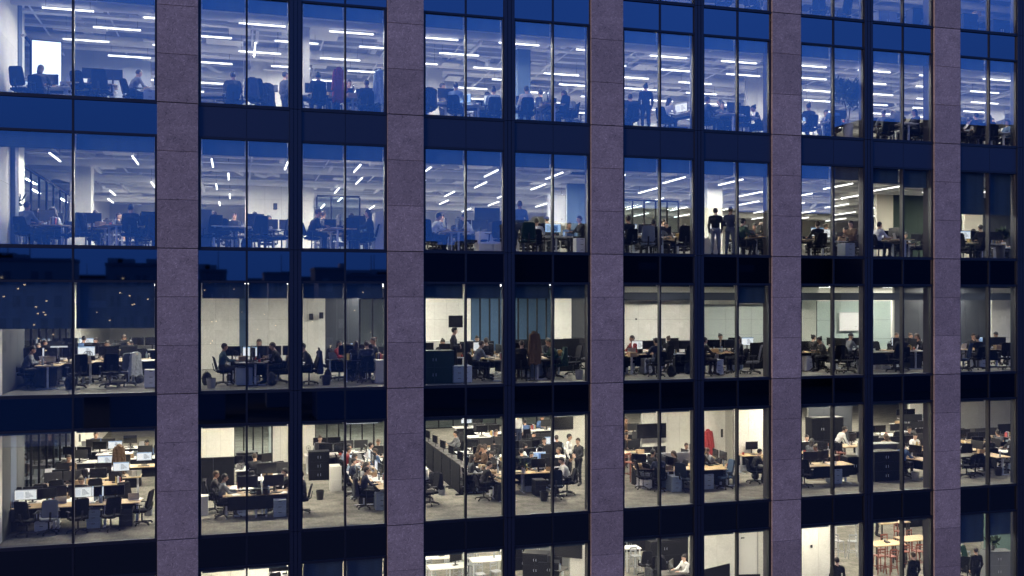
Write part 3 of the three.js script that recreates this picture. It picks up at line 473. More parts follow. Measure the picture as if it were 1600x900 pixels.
const screenTex = [0, 1, 2].map(k => { const c = document.createElement('canvas'); c.width = 128; c.height = 72; const q = c.getContext('2d'); q.fillStyle = ['#eef4fb', '#9fc3ef', '#f7f7f4'][k]; q.fillRect(0, 0, 128, 72); q.fillStyle = ['#8fb4dd', '#e8f0fa', '#c9ccd0'][k]; q.fillRect(0, 0, 128, 7); q.fillStyle = ['#ffffff', '#3f6fb0', '#e3e6ea'][k]; q.fillRect(k === 1 ? 60 : 8, 14, 44, 50); q.fillStyle = '#5b6672'; for (let i = 0; i < 6; i++) q.fillRect(k === 1 ? 12 : 62, 16 + i * 8, 20 + (i * 37 % 30), 3); const t = new THREE.CanvasTexture(c); t.colorSpace = THREE.SRGBColorSpace; return t; });
const screenM = screenTex.map(t => new THREE.MeshStandardMaterial({ color: col(0.05, 0.05, 0.05), roughness: 0.3, emissive: col(1, 1, 1), emissiveMap: t, emissiveIntensity: 1.15 })), offM = mat(0.008, 0.008, 0.010, 0.18);
const farMon = { casing: [], off: [], on: [] };                       // the many small ones far back become one mass
const FACE = yaw => Math.cos(yaw) > 0.35;
function monitor(r, x, z, yaw, on, y = 0.75, w = 0.56, h = 0.33) {
  if (r === 1 && z < -6) return;
  if (z < -6.3 || (r === 1 && z < -3.1)) { const m = new THREE.Matrix4().makeRotationY(yaw).setPosition(x, floorY(r) + y + 0.002, z); farMon.casing.push(merge([cbox(w, h, 0.035, 0, 0.16 + h / 2, 0), cbox(0.05, 0.17, 0.02, 0, 0.09, -0.03), cbox(0.22, 0.012, 0.17, 0, 0.006, -0.02)]).applyMatrix4(m)); farMon[on ? 'on' : 'off'].push(new THREE.PlaneGeometry(w - 0.024, h - 0.026).translate(0, 0.16 + h / 2, 0.0185).applyMatrix4(m)); return; }
  const t = thing('monitor', FACE(yaw) ? (on ? 'lit monitor facing the window' : 'switched-off monitor facing the window') : Math.cos(yaw) < -0.35 ? 'monitor seen from its dark back' : 'monitor seen edge-on', 'monitor', 'desktop monitors', x, floorY(r) + y + 0.002, z, yaw, r);
  mesh('casing', memo('mc' + w + h, () => rbox(w, h, 0.035, 0.008, 0, 0.16 + h / 2, 0)), plasticM, t);
  mesh('screen', memo('ms' + w + h, () => new THREE.PlaneGeometry(w - 0.024, h - 0.026).translate(0, 0.16 + h / 2, 0.0185)), on ? pick(screenM) : offM, t);
  mesh('stand', memo('mst', () => merge([cbox(0.05, 0.24, 0.02, 0, 0.13, -0.03), rbox(0.22, 0.012, 0.17, 0.005, 0, 0.006, -0.02)])), legBM, t); return t;
}
const small = (name, label, cat, r, x, y, z, yaw) => thing(name, label, cat, 'small things on the desks', x, floorY(r) + y + 0.002, z, yaw, r);
function keyboard(r, x, z, yaw, y = 0.75) { const t = small('keyboard', 'black keyboard on desk', 'keyboard', r, x, y, z, yaw); mesh('case', memo('kb', () => rbox(0.42, 0.018, 0.13, 0.006, 0, 0.009, 0)), plasticM, t); mesh('keys', memo('kk', () => { const l = []; for (let j = 0; j < 4; j++) for (const [a, b] of [[-0.19, 0.05], [0.07, 0.19]]) l.push(cbox(b - a, 0.006, 0.022, (a + b) / 2, 0.021, -0.042 + j * 0.028)); return merge(l); }), mat(0.05, 0.05, 0.055, 0.6), t).userData.kind = 'stuff'; }
const clutter = {
  papers(r, x, z, yaw, y) { const t = small('paper_stack', 'stack of white papers', 'papers', r, x, y, z, yaw); mesh('lower_sheets', memo('p1', () => cbox(0.21, 0.014, 0.297, 0, 0.007, 0)), mat(0.78, 0.78, 0.76, 0.8), t); mesh('top_sheet', memo('p2', () => cbox(0.21, 0.003, 0.297, 0.02, 0.016, 0.01, 0, 0.2)), mat(0.82, 0.82, 0.81, 0.8), t); },
  mug(r, x, z, yaw, y) { const m = pick([mat(0.7, 0.7, 0.68, 0.3), mat(0.5, 0.08, 0.05, 0.3), mat(0.05, 0.08, 0.14, 0.3)]), t = small('mug', 'coffee mug', 'mug', r, x, y, z, yaw); mesh('cup', memo('m1', () => new THREE.LatheGeometry([[0.0, 0], [0.036, 0], [0.042, 0.02], [0.042, 0.095], [0.037, 0.095], [0.036, 0.012], [0, 0.012]].map(p => new THREE.Vector2(...p)), 14)), m, t); mesh('handle', memo('m2', () => new THREE.TorusGeometry(0.026, 0.006, 6, 12).translate(0.05, 0.05, 0)), m, t); },
  books(r, x, z, yaw, y) { const t = small('book_row', 'short row of upright books', 'books', r, x, y, z, yaw); for (let i = 0; i < 5; i++) mesh('book', memo('b' + i, () => cbox(0.028, 0.20 + 0.02 * (i % 3), 0.16, -0.07 + i * 0.033, 0.10 + 0.01 * (i % 3), 0)), [mat(0.4, 0.06, 0.05), mat(0.06, 0.12, 0.25), mat(0.7, 0.68, 0.6), mat(0.04, 0.05, 0.05), mat(0.5, 0.35, 0.1)][i], t); },
  box(r, x, z, yaw, y) { const t = small('cardboard_box', 'small cardboard box', 'box', r, x, y, z, yaw); mesh('carton', memo('c1', () => cbox(0.28, 0.16, 0.2, 0, 0.08, 0)), mat(0.38, 0.26, 0.15, 0.85), t); mesh('tape', memo('c2', () => cbox(0.05, 0.003, 0.202, 0, 0.162, 0)), mat(0.5, 0.4, 0.25, 0.4), t); },
  bottle(r, x, z, yaw, y) { const t = small('bottle', 'water bottle', 'bottle', r, x, y, z, yaw); mesh('bottle_body', memo('bo1', () => new THREE.LatheGeometry([[0, 0], [0.034, 0], [0.035, 0.15], [0.014, 0.19], [0.014, 0.21], [0, 0.21]].map(p => new THREE.Vector2(...p)), 12)), mat(0.3, 0.36, 0.4, 0.2), t); mesh('cap', memo('bo2', () => cyl(0.016, 0.016, 0.025, 10, 0, 0.222, 0)), mat(0.1, 0.2, 0.5, 0.4), t); },
  phone(r, x, z, yaw, y) { const t = small('desk_phone', 'black desk phone', 'phone', r, x, y, z, yaw); mesh('phone_body', memo('ph1', () => cbox(0.18, 0.05, 0.2, 0, 0.035, 0, 0.2)), plasticM, t); mesh('handset', memo('ph2', () => rbox(0.05, 0.035, 0.2, 0.014, -0.06, 0.085, 0)), legBM, t); },
  laptop(r, x, z, yaw, y) { const t = small('laptop', 'open silver laptop', 'laptop', r, x, y, z, yaw); mesh('base', memo('la1', () => rbox(0.33, 0.016, 0.23, 0.005, 0, 0.008, 0)), mat(0.5, 0.5, 0.52, 0.35, 0.6), t); mesh('lid', memo('la2', () => cbox(0.33, 0.22, 0.008, 0, 0.125, -0.145, -0.25)), mat(0.5, 0.5, 0.52, 0.35, 0.6), t); },
  lamp(r, x, z, yaw, y) { const t = small('desk_fan', 'small round desk fan', 'fan', r, x, y, z, yaw); mesh('fan_base', memo('fa1', () => merge([cyl(0.07, 0.08, 0.02, 14, 0, 0.01, 0), cyl(0.01, 0.01, 0.14, 6, 0, 0.09, 0)])), legBM, t); mesh('fan_cage', memo('fa2', () => { const l = [new THREE.TorusGeometry(0.1, 0.008, 6, 18)]; for (let i = 0; i < 8; i++) l.push(cbox(0.2, 0.004, 0.004, 0, 0, 0.02, 0, 0, i * 0.39)); return merge(l).translate(0, 0.25, 0); }), legBM, t); },
};
const CL = Object.keys(clutter);
function pedestal(r, x, z, yaw, tone = 'white') {
  const t = thing('drawer_pedestal', `${tone === 'blue' ? 'blue-grey' : tone} drawer pedestal under desk`, 'cabinet', 'drawer pedestals', x, floorY(r) + 0.002, z, yaw, r), m = { white: mat(0.62, 0.64, 0.66, 0.5), blue: mat(0.27, 0.32, 0.38, 0.5), black: mat(0.02, 0.02, 0.024, 0.5), green: mat(0.02, 0.05, 0.045, 0.4) }[tone];
  mesh('carcass', memo('pe1', () => cbox(0.40, 0.56, 0.5, 0, 0.30, -0.01)), m, t); for (let i = 0; i < 3; i++) { const d = mesh('drawer', memo('pe2', () => rbox(0.385, 0.175, 0.02, 0.004)), m, t); d.position.set(0, 0.12 + i * 0.183, 0.253); mesh('handle', memo('pe3', () => cbox(0.1, 0.015, 0.02, 0, 0.05, 0.018)), legBM, d); }
  for (const a of [-1, 1]) for (const b of [-1, 1]) mesh('foot', memo('pe4', () => cyl(0.015, 0.015, 0.02, 6)), legBM, t).position.set(a * 0.16, 0.01, b * 0.2);
}
function cabinet(r, x, z, yaw, w, h, d, tone = 'black', cols = 2, rows = 2) {
  const t = thing('storage_cabinet', `${tone === 'green' ? 'dark green' : tone} storage cabinet standing on floor`, 'cabinet', 'storage cabinets', x, floorY(r) + 0.002, z, yaw, r), m = { black: matte(0.010, 0.010, 0.012, 0.5), green: mat(0.012, 0.035, 0.032, 0.35), white: mat(0.66, 0.65, 0.62, 0.5), grey: mat(0.16, 0.17, 0.18, 0.5) }[tone];
  mesh('carcass', cbox(w, h, d, 0, h / 2, 0), m, t); for (let i = 0; i < cols; i++) for (let j = 0; j < rows; j++) { const g = rbox(w / cols - 0.012, (h - 0.06) / rows - 0.012, 0.02, 0.004), q = mesh('cabinet_door', g, m, t); q.position.set(-w / 2 + (i + 0.5) * w / cols, 0.04 + (j + 0.5) * (h - 0.06) / rows, d / 2 + 0.011); mesh('handle', memo('ch', () => cbox(0.012, 0.1, 0.02)), legWM, q).position.set((i % 2 ? -1 : 1) * (w / cols / 2 - 0.05), 0, 0.02); }
  mesh('top_board', cbox(w + 0.01, 0.02, d + 0.03, 0, h + 0.011, 0.005), m, t);
}
function screenPanel(r, x, z, yaw, w, h = 1.25, tone = 'black') { const t = thing('desk_divider', `${tone} freestanding desk divider`, 'divider', 'desk dividers', x, floorY(r) + 0.002, z, yaw, r); mesh('panel', memo('sp' + w + h, () => rbox(w, h - 0.06, 0.04, 0.01, 0, h / 2 + 0.03, 0)), tone === 'black' ? matte(0.008, 0.008, 0.010) : mat(0.5, 0.52, 0.55, 0.8), t); for (const s of [-1, 1]) mesh('foot', memo('spf', () => merge([cbox(0.05, 0.06, 0.3, 0, 0.03, 0), cbox(0.03, 0.1, 0.03, 0, 0.1, 0)])), legBM, t).position.x = s * (w / 2 - 0.1); }
const drapeG = (w, h, d, seedv) => nets((x, y, z) => { const k = 0.5 + 0.5 * Math.sin(x * 34 + seedv + y * 5) , t = Math.max(0, Math.min(1, -y / h)), hw = w * (0.42 + 0.12 * t), hd = d * (0.35 + 0.3 * t) + 0.012 * k; const q = Math.max(Math.abs(x) - hw, Math.abs(z) - hd, y - 0.015, -h - y + 0.03 * Math.sin(x * 20 + seedv)); return q * 0.7 + wob(x, y, z, 22, 0.02); }, [-w, -h - 0.08, -d - 0.08], [w, 0.08, d + 0.08], 0.022);
const drapes = [0, 1, 2].map(i => drapeG(0.46, 0.52 + 0.1 * i, 0.13, i * 2.1)), coatG = drapeG(0.5, 1.05, 0.22, 4);
function jacket(r, x, z, yaw, c) { const k = Math.floor(rnd() * 3), s = Math.sin(yaw), q = Math.cos(yaw), t = thing('jacket', `${c} jacket hung over chair back`, 'jacket', 'jackets on chair backs', x - s * 0.345, floorY(r) + 1.075, z - q * 0.345, yaw, r); mesh('jacket_body', drapes[k], clothM(c), t); mesh('collar', memo('jc', () => new THREE.TorusGeometry(0.1, 0.022, 6, 14).rotateX(Math.PI / 2).scale(1, 1, 0.6).translate(0, 0.02, 0)), clothM(c), t); }
function coatStand(r, x, z, c, wall = false) {
  if (!wall) { const t = thing('coat_stand', 'slim black coat stand', 'coat stand', 'coat stands', x, floorY(r) + 0.002, z, 0, r); mesh('pole', cyl(0.02, 0.02, 1.72, 8, 0, 0.86, 0), legBM, t); mesh('base', cyl(0.2, 0.22, 0.03, 18, 0, 0.015, 0), legBM, t); for (let i = 0; i < 4; i++) mesh('hook', bar([0, 1.62, 0], [Math.cos(i * 1.57) * 0.14, 1.72, Math.sin(i * 1.57) * 0.14], 0.012), legBM, t); }
  const t = thing('coat', `${c} coat hanging ${wall ? 'on the wall' : 'from a coat stand'}`, 'coat', 'hung coats', x, floorY(r) + 1.62, z + (wall ? 0.12 : 0), 0, r); t.scale.x = 0.8; mesh('coat_body', coatG, clothM(c), t); for (const s of [-1, 1]) mesh('sleeve', bar([s * 0.2, -0.05, 0.02], [s * 0.27, -0.68, 0.05], 0.055, 0.065, 8), clothM(c), t); mesh('hood', memo('hood', () => new THREE.SphereGeometry(0.13, 12, 8).scale(1, 0.7, 0.8)), clothM(c), t).position.set(0, 0.02, -0.02);
}
const bagG = nets((x, y, z) => { let d = ell(x, y, z, 0, 0.2, 0, 0.17, 0.24, 0.12); d = smin(d, ell(x, y, z, 0, 0.13, 0.11, 0.11, 0.11, 0.06), 0.03); return Math.max(d, 0.004 - y) + wob(x, y, z, 26, 0.02); }, [-0.22, -0.03, -0.18], [0.22, 0.48, 0.22], 0.024);
function backpack(r, x, z, yaw, c = 'black') { const t = thing('backpack', `${c} backpack on the floor`, 'bag', 'bags on the floor', x, floorY(r) + 0.003, z, yaw, r); mesh('bag_body', bagG, clothM(c), t); mesh('handle', memo('bh', () => new THREE.TorusGeometry(0.04, 0.008, 6, 10, Math.PI).translate(0, 0.43, -0.02)), clothM('charcoal'), t); }
function stool(r, x, z, yaw, c = 'red') { const t = thing('bar_stool', `${c === 'red' ? 'reddish-brown' : 'grey'} bar stool`, 'stool', 'bar stools', x, floorY(r) + 0.002, z, yaw, r), m = c === 'red' ? mat(0.20, 0.06, 0.04, 0.55) : mat(0.3, 0.32, 0.35, 0.4); mesh('seat', memo('ss', () => rbox(0.38, 0.04, 0.36, 0.015, 0, 0.74, 0)), m, t); for (const [a, b] of [[-1, -1], [1, -1], [-1, 1], [1, 1]]) mesh('leg', memo('sl' + a + b, () => bar([a * 0.15, 0.72, b * 0.14], [a * 0.21, 0, b * 0.2], 0.03)), m, t); mesh('footrest', memo('sf', () => merge([cbox(0.36, 0.025, 0.025, 0, 0.28, 0.18), cbox(0.36, 0.025, 0.025, 0, 0.28, -0.18), cbox(0.025, 0.025, 0.34, 0.185, 0.3, 0), cbox(0.025, 0.025, 0.34, -0.185, 0.3, 0)])), m, t); mesh('backrest', memo('sb', () => merge([cbox(0.03, 0.3, 0.03, -0.16, 0.9, -0.16), cbox(0.03, 0.3, 0.03, 0.16, 0.9, -0.16), cbox(0.36, 0.07, 0.02, 0, 1.04, -0.16), cbox(0.3, 0.03, 0.018, 0, 0.92, -0.16)])), m, t); }
function highTable(r, x, z, yaw, w = 1.3, d = 0.7, h = 1.02, white = false) { const t = thing('high_table', `${white ? 'white' : 'pale wood'} high table`, 'table', 'high tables', x, floorY(r) + 0.002, z, yaw, r); mesh('table_top', memo('ht' + w + d + h, () => metric(rbox(w, 0.04, d, 0.008, 0, h - 0.02, 0))), white ? whiteTopM : woodM, t); for (const [a, b] of [[-1, -1], [1, -1], [-1, 1], [1, 1]]) mesh('leg', memo('hl' + h, () => cbox(0.05, h - 0.042, 0.05, 0, (h - 0.042) / 2, 0)), white ? legWM : legBM, t).position.set(a * (w / 2 - 0.06), 0, b * (d / 2 - 0.06)); }
const leafG = (() => { const s = new THREE.Shape(); s.moveTo(0, 0); s.quadraticCurveTo(0.05, 0.07, 0, 0.2); s.quadraticCurveTo(-0.05, 0.07, 0, 0); return new THREE.ShapeGeometry(s, 4); })();
function plant(r, x, z, h, spread, n, pot = 'white', y = 0) {
  const t = thing('potted_plant', h > 1.2 ? `tall leafy plant in a ${pot} pot` : `small leafy plant in a ${pot} pot`, 'plant', 'potted plants', x, floorY(r) + y + 0.002, z, 0, r), ph = h > 1.2 ? 0.75 : 0.2, pr = h > 1.2 ? 0.2 : 0.09;
  mesh('pot', new THREE.LatheGeometry([[0, 0], [pr * 0.75, 0], [pr, ph], [pr * 0.9, ph], [pr * 0.85, ph * 0.9], [0, ph * 0.9]].map(p => new THREE.Vector2(...p)), 18), pot === 'white' ? mat(0.7, 0.7, 0.7, 0.4) : mat(0.1, 0.1, 0.1, 0.5), t);
  const stems = [], leaves = [];
  for (let i = 0; i < 7; i++) { const a = h > 1.2 ? (i % 2) * 3.14 + rr(-0.5, 0.5) : rr(0, 6.28), q = rr(0.35, 0.75) * spread, b = [Math.cos(a) * q, ph + (h - ph) * rr(0.55, 0.95), Math.sin(a) * q]; stems.push(bar([0, ph * 0.85, 0], [b[0] * 0.3, ph + (b[1] - ph) * 0.5, b[2] * 0.3], 0.012, 0.009, 5), bar([b[0] * 0.3, ph + (b[1] - ph) * 0.5, b[2] * 0.3], b, 0.009, 0.004, 5));
    for (let j = 0; j < n; j++) { const e = new THREE.Euler(rr(-2.2, 2.2), rr(0, 6.28), rr(-1.2, 1.2)), g = leafG.clone().scale(rr(1.1, 1.9), rr(0.9, 1.5), 1).applyQuaternion(new THREE.Quaternion().setFromEuler(e)); leaves.push(g.translate(b[0] + rr(-1, 1) * spread * 0.42, b[1] + rr(-0.25, 0.18) * (h - ph), b[2] + rr(-1, 1) * spread * 0.42)); } }
  mesh('stems', merge(stems), mat(0.06, 0.045, 0.03, 0.8), t); const l = mesh('foliage', merge(leaves), memo('leafm', () => new THREE.MeshStandardMaterial({ color: col(0.022, 0.042, 0.018), roughness: 0.7, side: THREE.DoubleSide })), t); l.userData.kind = 'stuff';
}
function tv(r, x, z, yaw, on, y, w, h, label = on ? 'large lit wall screen' : 'large black wall screen') { const t = thing('wall_screen', label, 'screen', 'wall screens', x, floorY(r) + y, z, yaw, r); mesh('casing', rbox(w, h, 0.06, 0.01, 0, 0, 0), plasticM, t); mesh('display', new THREE.PlaneGeometry(w - 0.04, h - 0.04).translate(0, 0, 0.0315), on ? screenM[0] : offM, t); mesh('bracket', cbox(0.3, 0.2, 0.08, 0, 0, -0.07), legBM, t); return t; }
function whiteboard(r, x, z, yaw, w, h, y) { const t = thing('whiteboard', 'framed white board with few marks', 'whiteboard', 'white boards', x, floorY(r) + y, z, yaw, r); mesh('board', rbox(w, h, 0.02, 0.004), mat(0.85, 0.86, 0.86, 0.25), t); mesh('frame', merge([cbox(w + 0.04, 0.03, 0.03, 0, h / 2 + 0.015), cbox(w + 0.04, 0.03, 0.03, 0, -h / 2 - 0.015), cbox(0.03, h, 0.03, -w / 2 - 0.015), cbox(0.03, h, 0.03, w / 2 + 0.015)]), legWM, t); mesh('magnet', cyl(0.02, 0.02, 0.012, 10).rotateX(Math.PI / 2), plasticM, t).position.set(w * 0.3, -h * 0.3, 0.018); }
function wallSpeaker(r, x, z, y) { const t = thing('wall_speaker', 'dark speaker fixed on the wall', 'speaker', 'wall speakers', x, floorY(r) + y, z, 0, r); mesh('cabinet', rbox(0.16, 0.26, 0.16, 0.02, 0, 0, 0.13), plasticM, t); mesh('bracket', cbox(0.05, 0.05, 0.1, 0, 0, 0.02), legBM, t); }
function camDome(r, x, z, y) { const t = thing('security_camera', 'small security camera on wall', 'camera', 'security cameras', x, floorY(r) + y, z, Math.PI / 4, r); mesh('camera_body', new THREE.CylinderGeometry(0.045, 0.045, 0.18, 10).rotateX(Math.PI / 2).translate(0, 0, 0.12), housingM, t); mesh('bracket', cbox(0.04, 0.04, 0.1, 0, 0.02, 0), legBM, t); }
// a place of work: chair (and person) at px, z turned by yaw (deg; 0 faces the window, 90 faces right in the photo); desk, monitor and keyboard before it
function st(r, px, z, yawDeg, o = {}) {
  const yaw = yawDeg * RAD, x = o.x ?? wx(px, z), s = Math.sin(yaw), c = Math.cos(yaw), at = (f, l = 0) => [x + s * f + c * l, z + c * f - s * l];
  if (o.c !== 0 && (o.p || z > -8 || r < 2)) { const ch = chair(r, x, z, yaw + (o.p ? 0 : rr(-0.5, 0.5)), o.c || 'black', o.low || !!o.p); if (o.p) ch.userData.label = `${o.c || 'black'} swivel chair under a seated person`; }
  if (o.p) person(r, x, z + 0, yaw, o.p, o.s || 'black', o.t || 'black', o.h || 'short', 0.0);
  if (o.j) jacket(r, x, z, yaw, o.j);
  if (o.d) { const w = o.w || 1.4, [dx, dz] = at(0.72, o.dl || 0); desk(r, dx, dz, yaw, w, 0.72, o.d, o.lw ?? true); }
  if (o.m) { const [mx, mz] = at(0.88, o.ml || 0), my = yaw + Math.PI; monitor(r, mx, mz, my + (o.mt || 0), o.m === 'on', 0.75, o.mw || 0.56); if (o.m2) { const [a, b] = at(0.86, (o.ml || 0) + (o.mw || 0.56) + 0.04); monitor(r, a, b, my - 0.12, o.m2 === 'on'); } const [kx, kz] = at(0.56, o.ml || 0); keyboard(r, kx, kz, yaw); }
  if (o.d && r > 2) {
    if (rnd() < 0.55) { const l = pick([-1, 1]), [a, b] = at(0.62, (o.dl || 0) + l * ((o.w || 1.4) / 2 - 0.42)); pedestal(r, a, b, yaw + Math.PI, pick(['black', 'black', 'white', 'blue'])); }
    if (rnd() < 0.3) { const [a, b] = at(rr(0.2, 0.35), (o.w || 1.4) * 0.5); backpack(r, a, b, rr(0, 6), pick(['black', 'charcoal', 'navy'])); }
    if (rnd() < 0.5 && !o.m2) { const [a, b] = at(0.9, (o.ml || 0) - 0.6); monitor(r, a, b, yaw + Math.PI + 0.15, false); }
  }
  if (o.d) for (let i = 0; i < (z < -7 || (r === 1 && z < -2.5) ? 1 : (o.k ?? 2) + (r > 2 ? 1 : 0)); i++) { const [a, b] = at(rr(0.5, 0.98), (o.dl || 0) + (i % 2 ? 1 : -1) * (o.w || 1.4) * rr(0.30, 0.43)); clutter[pick(CL)](r, a, b, yaw + rr(-0.5, 0.5), 0.75); }
}
// ------------------------------------------------------------------ who and what stands where, storey by storey (photo column, metres behind the glass)
// cropped top row
chair(0, wx(1279, -0.9), -0.9, 2.6); chair(0, wx(1316, -1.1), -1.1, 3.4, 'navy'); cabinet(0, wx(1382, -0.95), -0.95, 0, 0.8, 0.7, 0.4, 'grey', 2, 1); cabinet(0, wx(1436, -1.0), -1.0, 0, 0.9, 0.95, 0.4, 'black', 2, 1); chair(0, wx(1130, -0.9), -0.9, 3.0); chair(0, wx(1176, -1.1), -1.1, 2.2);
cabinet(0, wx(1511, -0.9), -0.9, 0, 0.7, 0.9, 0.4, 'black', 1, 2); cabinet(0, wx(1559, -1), -1, 0, 0.8, 0.8, 0.4, 'black', 2, 1); clutter.box(0, wx(1526, -0.9), -0.9, 0.2, 0.9 + 0.03);
// first full row
st(1, 34, -1.5, 160, {}); st(1, 70, -3.2, 190, { c: 0, d: 'white', w: 1.6, m: 'off', m2: 'on' }); st(1, 83, -4.1, 20, { p: 'lean', s: 'grey' });
st(1, 129, -1.6, 175, { d: 'white', w: 1.6, m: 'on' }); st(1, 207, -1.6, 120, { p: 'lean', s: 'grey', t: 'navy', d: 'white', m: 'off', ml: 0.1 }); pedestal(1, wx(236, -1.3), -1.3, 0, 'blue');
{ const t = thing('display_totem', 'tall bright display panel standing behind the desks', 'screen', null, wx(73, -4.4), floorY(1) + 0.002, -4.4, 0.1, 1); mesh('casing', rbox(0.92, 1.5, 0.07, 0.015, 0, 1.95, 0), plasticM, t); mesh('display', new THREE.PlaneGeometry(0.86, 1.42).translate(0, 1.95, 0.037), memo('plain', () => new THREE.MeshStandardMaterial({ color: col(0.05, 0.05, 0.05), roughness: 0.3, emissive: col(0.8, 0.9, 1), emissiveIntensity: 2.0 })), t); mesh('stand', merge([cbox(0.12, 1.2, 0.05, 0, 0.62, -0.02), rbox(0.8, 0.03, 0.5, 0.01, 0, 0.016, 0)]), legBM, t); } camDome(1, -6.58, -3.4, 2.55); chair(1, wx(160, -1.2), -1.2, 2.9);
st(1, 364, -1.7, 182, { p: 'type', s: 'charcoal', c: 'blue', d: 'white', m: 'off' }); st(1, 330, -1.4, 170, { c: 0, d: 'white', k: 3 }); st(1, 402, -1.2, 150, { j: 'navy' }); st(1, 412, -1.9, 200, { j: 'black' }); wallSpeaker(1, wx(431, -8.9), -8.93, 2.5);
st(1, 497, -0.9, 185, { p: 'type', s: 'navy', d: 'white', m: 'off' }); coatStand(1, wx(530, -1.3), -1.3, 'red'); st(1, 573, -1.3, 178, { p: 'type', s: 'navy', c: 'navy', d: 'white', m: 'off', m2: 'off' }); coatStand(1, wx(594, -1.2), -1.2, 'lightblue'); st(1, 480, -2.4, 120, {});
st(1, 666, -1.1, 190, { j: 'black' }); st(1, 712, -1.2, 150, { p: 'type', s: 'lightblue', d: 'white', m: 'on', m2: 'off', k: 3 }); st(1, 688, -2.2, 0, { m: 'off', d: 'white', c: 0 }); st(1, 745, -2.6, 190, { m: 'on', d: 'white' }); st(1, 772, -1.1, 170, { p: 'lean', s: 'lightblue', h: 'bun', d: 'white', m: 'on', k: 3 });
st(1, 823, -0.9, 170, { p: 'type', s: 'white', d: 'white', m: 'off', k: 3 }); st(1, 874, -0.9, 185, { c: 'blue', d: 'white', m: 'off' }); st(1, 852, -2.3, 20, { p: 'type', s: 'grey' }); chair(1, wx(896, -1.8), -1.8, 2.4, 'grey'); st(1, 905, -2.6, 180, { m: 'off', c: 0, d: 'white' });
st(1, 985, -1.0, 178, { p: 'type', s: 'navy', t: 'navy', d: 'white', m: 'off' }); person(1, wx(1009, -1.0), -1.0, 170 * RAD, 'stand', 'navy', 'navy', 'bun'); st(1, 1040, -1.0, 115, { p: 'lean', s: 'white', d: 'white', m: 'on', k: 3, h: 'long' }); st(1, 1070, -2.2, 180, { c: 0, m: 'on', d: 'white' });
st(1, 1104, -0.9, 95, { p: 'type', s: 'navy', d: 'white' }); st(1, 1160, -0.8, 182, { c: 'navy', d: 'white', m: 'off', m2: 'off' });
st(1, 1264, -0.9, 176, { p: 'type', s: 'charcoal', h: 'bun', d: 'white', m: 'on', ml: -0.5, m2: 'on' }); st(1, 1302, -0.9, 160, { p: 'type', s: 'blue' }); plant(1, wx(1325, -0.9), -0.9, 2.2, 0.62, 120, 'white');
st(1, 1384, -0.9, 165, { p: 'lean', s: 'grey', d: 'white', m: 'off', k: 3, c: 'navy' }); st(1, 1413, -1.9, 180, { p: 'type', s: 'blue', d: 'white', m: 'off', m2: 'off' }); clutter.lamp(1, wx(1400, -0.8), -0.8, 0, 0.75); st(1, 1440, -1.2, 185, { c: 'blue', d: 'white' });
st(1, 1526, -0.6, 175, { p: 'type', s: 'black', d: 'dark', m: 'off' }); st(1, 1546, -0.8, 165, { p: 'type', s: 'black', h: 'long' }); person(1, wx(1550, -3.2), -3.2, 0, 'stand', 'charcoal'); st(1, 1569, -0.7, 180, { c: 0, d: 'white', m: 'off' }); tv(1, wx(1520, -6.3), -6.3, 0.2, false, 2.0, 1.6, 0.95);
// second full row
st(2, 41, -1.3, 150, { p: 'type', s: 'grey', c: 'navy', d: 'wood', w: 1.6, m: 'off', m2: 'off', k: 3 }); st(2, 92, -2.6, -110, { p: 'lean', s: 'white', h: 'long' }); st(2, 114, -1.5, 220, { c: 'navy', j: 'navy' }); cabinet(2, wx(21, -3.1), -3.1, 0, 0.5, 1.1, 0.45, 'white', 1, 3); plant(2, wx(24, -3.1), -3.1, 0.55, 0.25, 12, 'white', 1.12);
st(2, 204, -0.9, 180, { p: 'type', s: 'black', t: 'black', d: 'wood', w: 1.6, m: 'off', ml: -0.5, k: 3 }); st(2, 134, -1.4, 110, { c: 'black', d: 'wood', w: 1.6 }); st(2, 167, -6.5, 0, { p: 'type', s: 'black', d: 'white', m: 'off' }); st(2, 238, -1.2, 200, { j: 'black' }); st(2, 228, -1.9, 170, {}); st(2, 70, -5, 20, { d: 'white', m: 'off' });
cabinet(2, wx(321, -1.2), -1.2, 0, 0.4, 1.25, 0.5, 'grey', 1, 2); st(2, 360, -5.5, 0, { p: 'type', s: 'black', d: 'white', m: 'off' }); st(2, 353, -1.6, 10, { c: 'navy', d: 'white', w: 1.2 }); st(2, 398, -2.6, 0, { p: 'type', s: 'charcoal', d: 'white', m: 'off' }); st(2, 404, -0.9, 184, { c: 'navy' }); st(2, 426, -1.5, 110, { d: 'white', w: 1.2, k: 4 }); chair(2, wx(440, -1.2), -1.2, -1.2, 'black'); backpack(2, wx(385, -1), -1, 0.4); wallSpeaker(2, wx(430, -10.9), -10.92, 2.35); st(2, 330, -0.9, 200, {});
st(2, 487, -1.1, 95, { p: 'lean', s: 'black', d: 'wood', m: 'off', ml: 0.1 }); st(2, 523, -2.2, 180, { c: 0, d: 'wood', m: 'off', k: 3 }); st(2, 549, -2.3, 5, { p: 'type', s: 'charcoal', m: 'off' }); st(2, 551, -0.9, 183, { c: 'navy' }); st(2, 577, -1.2, -100, { p: 'type', s: 'charcoal', h: 'long', d: 'wood', k: 2 }); st(2, 568, -2.4, -70, { p: 'chat', s: 'blue', h: 'long' }); cabinet(2, wx(594, -1.5), -1.5, 0, 0.45, 1.3, 0.9, 'white', 1, 4); person(2, wx(366, -8.4), -8.4, 0.4, 'stand', 'black');
